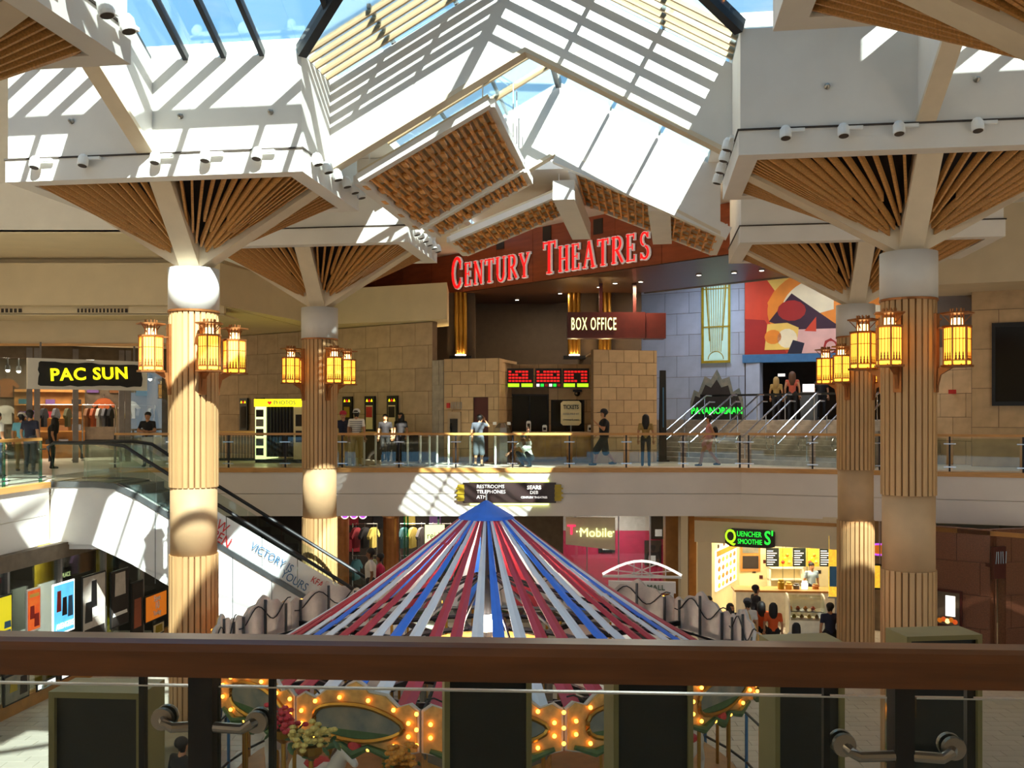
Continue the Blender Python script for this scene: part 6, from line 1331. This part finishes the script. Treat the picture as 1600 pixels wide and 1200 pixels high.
for z in (1.1, .2): G().tube([(4.85 * math.cos(R(a)), 4.85 * math.sin(R(a)), z) for a in range(0, 361, 9)], .025, 6).build('rail', 'dark_metal', fe)
q = P(255, 1160, 15.6); tag(G().lathe([(.28, 0), (.3, .1), (.18, .25), (.42, .75), (.5, 1.15), (.42, 1.3), (.5, 1.36), (.46, 1.38)], 24).build('stone_urn', 'concrete', None, (q.x, q.y, GZ), smooth=True), 'large grey stone urn beside the column', 'urn')
# ================================================================ near railing and cabinets
NA = Vector((-2.9, 2.435, 0)); NBv = Vector((2.9, 2.10, 0)); nv = (NBv - NA).normalized(); nr_ = math.atan2(nv.y, nv.x); nL = (NBv - NA).length
nr = thing('near_railing', 'dark wooden handrail over glass panels with steel posts', 'railing', NA, nr_)
def nx(px): return (on_line((NA.x, NA.y), nv, px) - NA).length
sec = [(-.05, 1.0), (-.055, .99), (-.055, 1.045), (-.045, 1.062), (-.03, 1.07), (.03, 1.07), (.045, 1.062), (.055, 1.045), (.055, .99), (.05, .982), (-.05, .982)]
sec = [(-.055, .985), (-.055, 1.045), (-.045, 1.062), (-.03, 1.07), (.03, 1.07), (.045, 1.062), (.055, 1.045), (.055, .985)]
g = G(); n = len(sec); vs_ = [(0, y, z) for y, z in sec] + [(nL, y, z) for y, z in sec]
g._add(vs_, [tuple(range(n)), tuple(range(2 * n - 1, n - 1, -1))] + [(i, i + n, (i + 1) % n + n, (i + 1) % n) for i in range(n)]); g.build('handrail', 'rail_dark_wood', nr)
thick = [(320, .058), (1407, .044)]; thin = [(221, .014), (424, .014), (1292, .014), (1516, .014), (800, .0)]
for px, w_ in thick: G().box(nx(px) - w_ / 2, nx(px) + w_ / 2, -.03, .03, 0, .985).build('post', 'black', nr)
for px, w_ in thin:
    if w_: G().box(nx(px) - w_ / 2, nx(px) + w_ / 2, .0, .02, 0, .985).build('stay_bar', 'black', nr)
edges = [0.0, nx(318) - .03, nx(322) + .03, nx(1405) - .03, nx(1410) + .03, nL]
for a, b in ((edges[0], edges[1]), (edges[2], edges[3]), (edges[4], edges[5])): G().box(a, b, -.006, .006, .05, .95).build('glass_panel', 'glass_near', nr); G().box(a, b, -.007, .007, .949, .953).build('glass_edge', 'chrome', nr)
for px, py, tgt in ((258, 1130, 300), (404, 1132, 340), (1316, 1150, 1392), (1486, 1152, 1422)):
    d = 2.27; z = PZ(py, d); x = nx(px); xt = nx(tgt); zb_ = PZ(1140 if px < 800 else 1164, d)
    arm = G().tube([(xt, -.02, zb_), (x + (.03 if xt > x else -.03), -.03, zb_), (x + (.01 if xt > x else -.01), -.03, zb_ + .012), (x, -.01, z)], .0125, 10).build('clamp_arm', 'brushed', nr)
    G().lathe([(.026, 0), (.028, .006), (.026, .014), (.0, .016)], 20).build('clamp_disc', 'brushed', arm, (x, -.008, z), rot=(R(90), 0, 0))
    G().lathe([(.026, 0), (.028, .006), (.026, .014), (.0, .016)], 20).build('clamp_disc', 'brushed', arm, (x, .008, z), rot=(R(-90), 0, 0))
for i, (p0, p1, d) in enumerate(((80, 230, 3.5), (694, 830, 3.95), (955, 1082, 4.1), (1205, 1318, 4.25), (1408, 1533, 4.4))):
    w_ = (p1 - p0) * d / F; cx_ = PX((p0 + p1) / 2, d)
    t = thing('cabinet', ('dark fronted cabinet standing clear of the others beside the urn', 'dark fronted cabinet hiding the middle of the carousel', 'dark fronted cabinet between the carousel and the open tiles', 'dark fronted cabinet beside the steel rail clamp', 'dark fronted cabinet whose olive top shows over the wooden rail')[i], 'cabinet', (cx_, d, -.25), R(-4 if i == 0 else 7), 'dark cabinets outside the near rail')
    G().box(-w_ / 2, w_ / 2, .0, .16, 0, .85).build('body', 'olive', t)
    fw = .022
    for (a, b, c, e) in ((-w_ / 2, w_ / 2, .85 - fw, .85), (-w_ / 2, w_ / 2, 0, fw), (-w_ / 2, -w_ / 2 + fw, fw, .85 - fw), (w_ / 2 - fw, w_ / 2, fw, .85 - fw)): G().box(a, b, -.03, 0, c, e).build('frame', 'olive', t)
    G().box(-w_ / 2 + fw, w_ / 2 - fw, -.012, 0, fw, .85 - fw).build('dark_panel', 'black', t)
# track lights on the canopy fascias
def make_track_light():
    t = thing('track_light', 'x', 'track light', (0, 0, 0), 0, 'track lights on the canopies')   # local -y points off the fascia
    G().lathe([(.0, -.10), (.085, -.10), (.095, -.06), (.09, .05), (.06, .10), (.0, .11)], 14).build('head', 'white_gloss', t, (0, -.10, -.02), rot=(R(-14), 0, 0), smooth=False)
    G().box(-.02, .30, -.09, -.03, .0, .05).build('adapter', 'white_gloss', t); G().bar((0, -.09, .10), (0, -.03, .03), .03, .02).build('yoke', 'white_gloss', t)
    G().lathe([(.075, -.002), (.075, .0)], 14).build('lens', 'vent_dark', t, (0, -.10 - .022, -.119), rot=(R(-14), 0, 0))
    return t
tl = make_track_light(); used = [False]
def tlight(p, rz, lab):
    o = tl if not used[0] else copy_tree(tl); used[0] = True; o.location = p; o.rotation_euler = (0, 0, rz); o['label'] = lab
TZ = 6.12
def front(px, b=-.05):
    k = (px - 800) / F; a = (k * (OY + b * CT) - OX - b * ST) / (CT + k * ST); return B(a, b, TZ)
for px in (60, 135, 247, 325, 405): tlight(front(px), -TH, 'white track light on the canopy front beside the escalator')
for px in (1226, 1316, 1402, 1524): tlight(front(px), -TH, 'white track light on the bluish canopy front')
for b in (.35, .9, 1.45, 2.0, 2.5, 2.95): tlight(B(-HW + .06, b, TZ), -TH + R(90), 'white track light on the nave side of the canopy beside the escalator')
for b in (7.0, 7.45, 7.9, 8.4, 8.9, 9.4): tlight(B(-HW + .22, b, TZ), -TH + R(90), 'white track light on the nave side of the canopy before the stone wall')
for b in (.4, 1.1, 1.9, 2.7): tlight(B(HW - .06, b, TZ), -TH + R(-90), 'white track light on the nave side of the bluish canopy')
for b in (-7.1, -6.5, -5.9, -5.45): tlight(B(-HW - .18, b, TZ + .05), -TH + R(90), 'white track light on the near canopy over the escalator side')
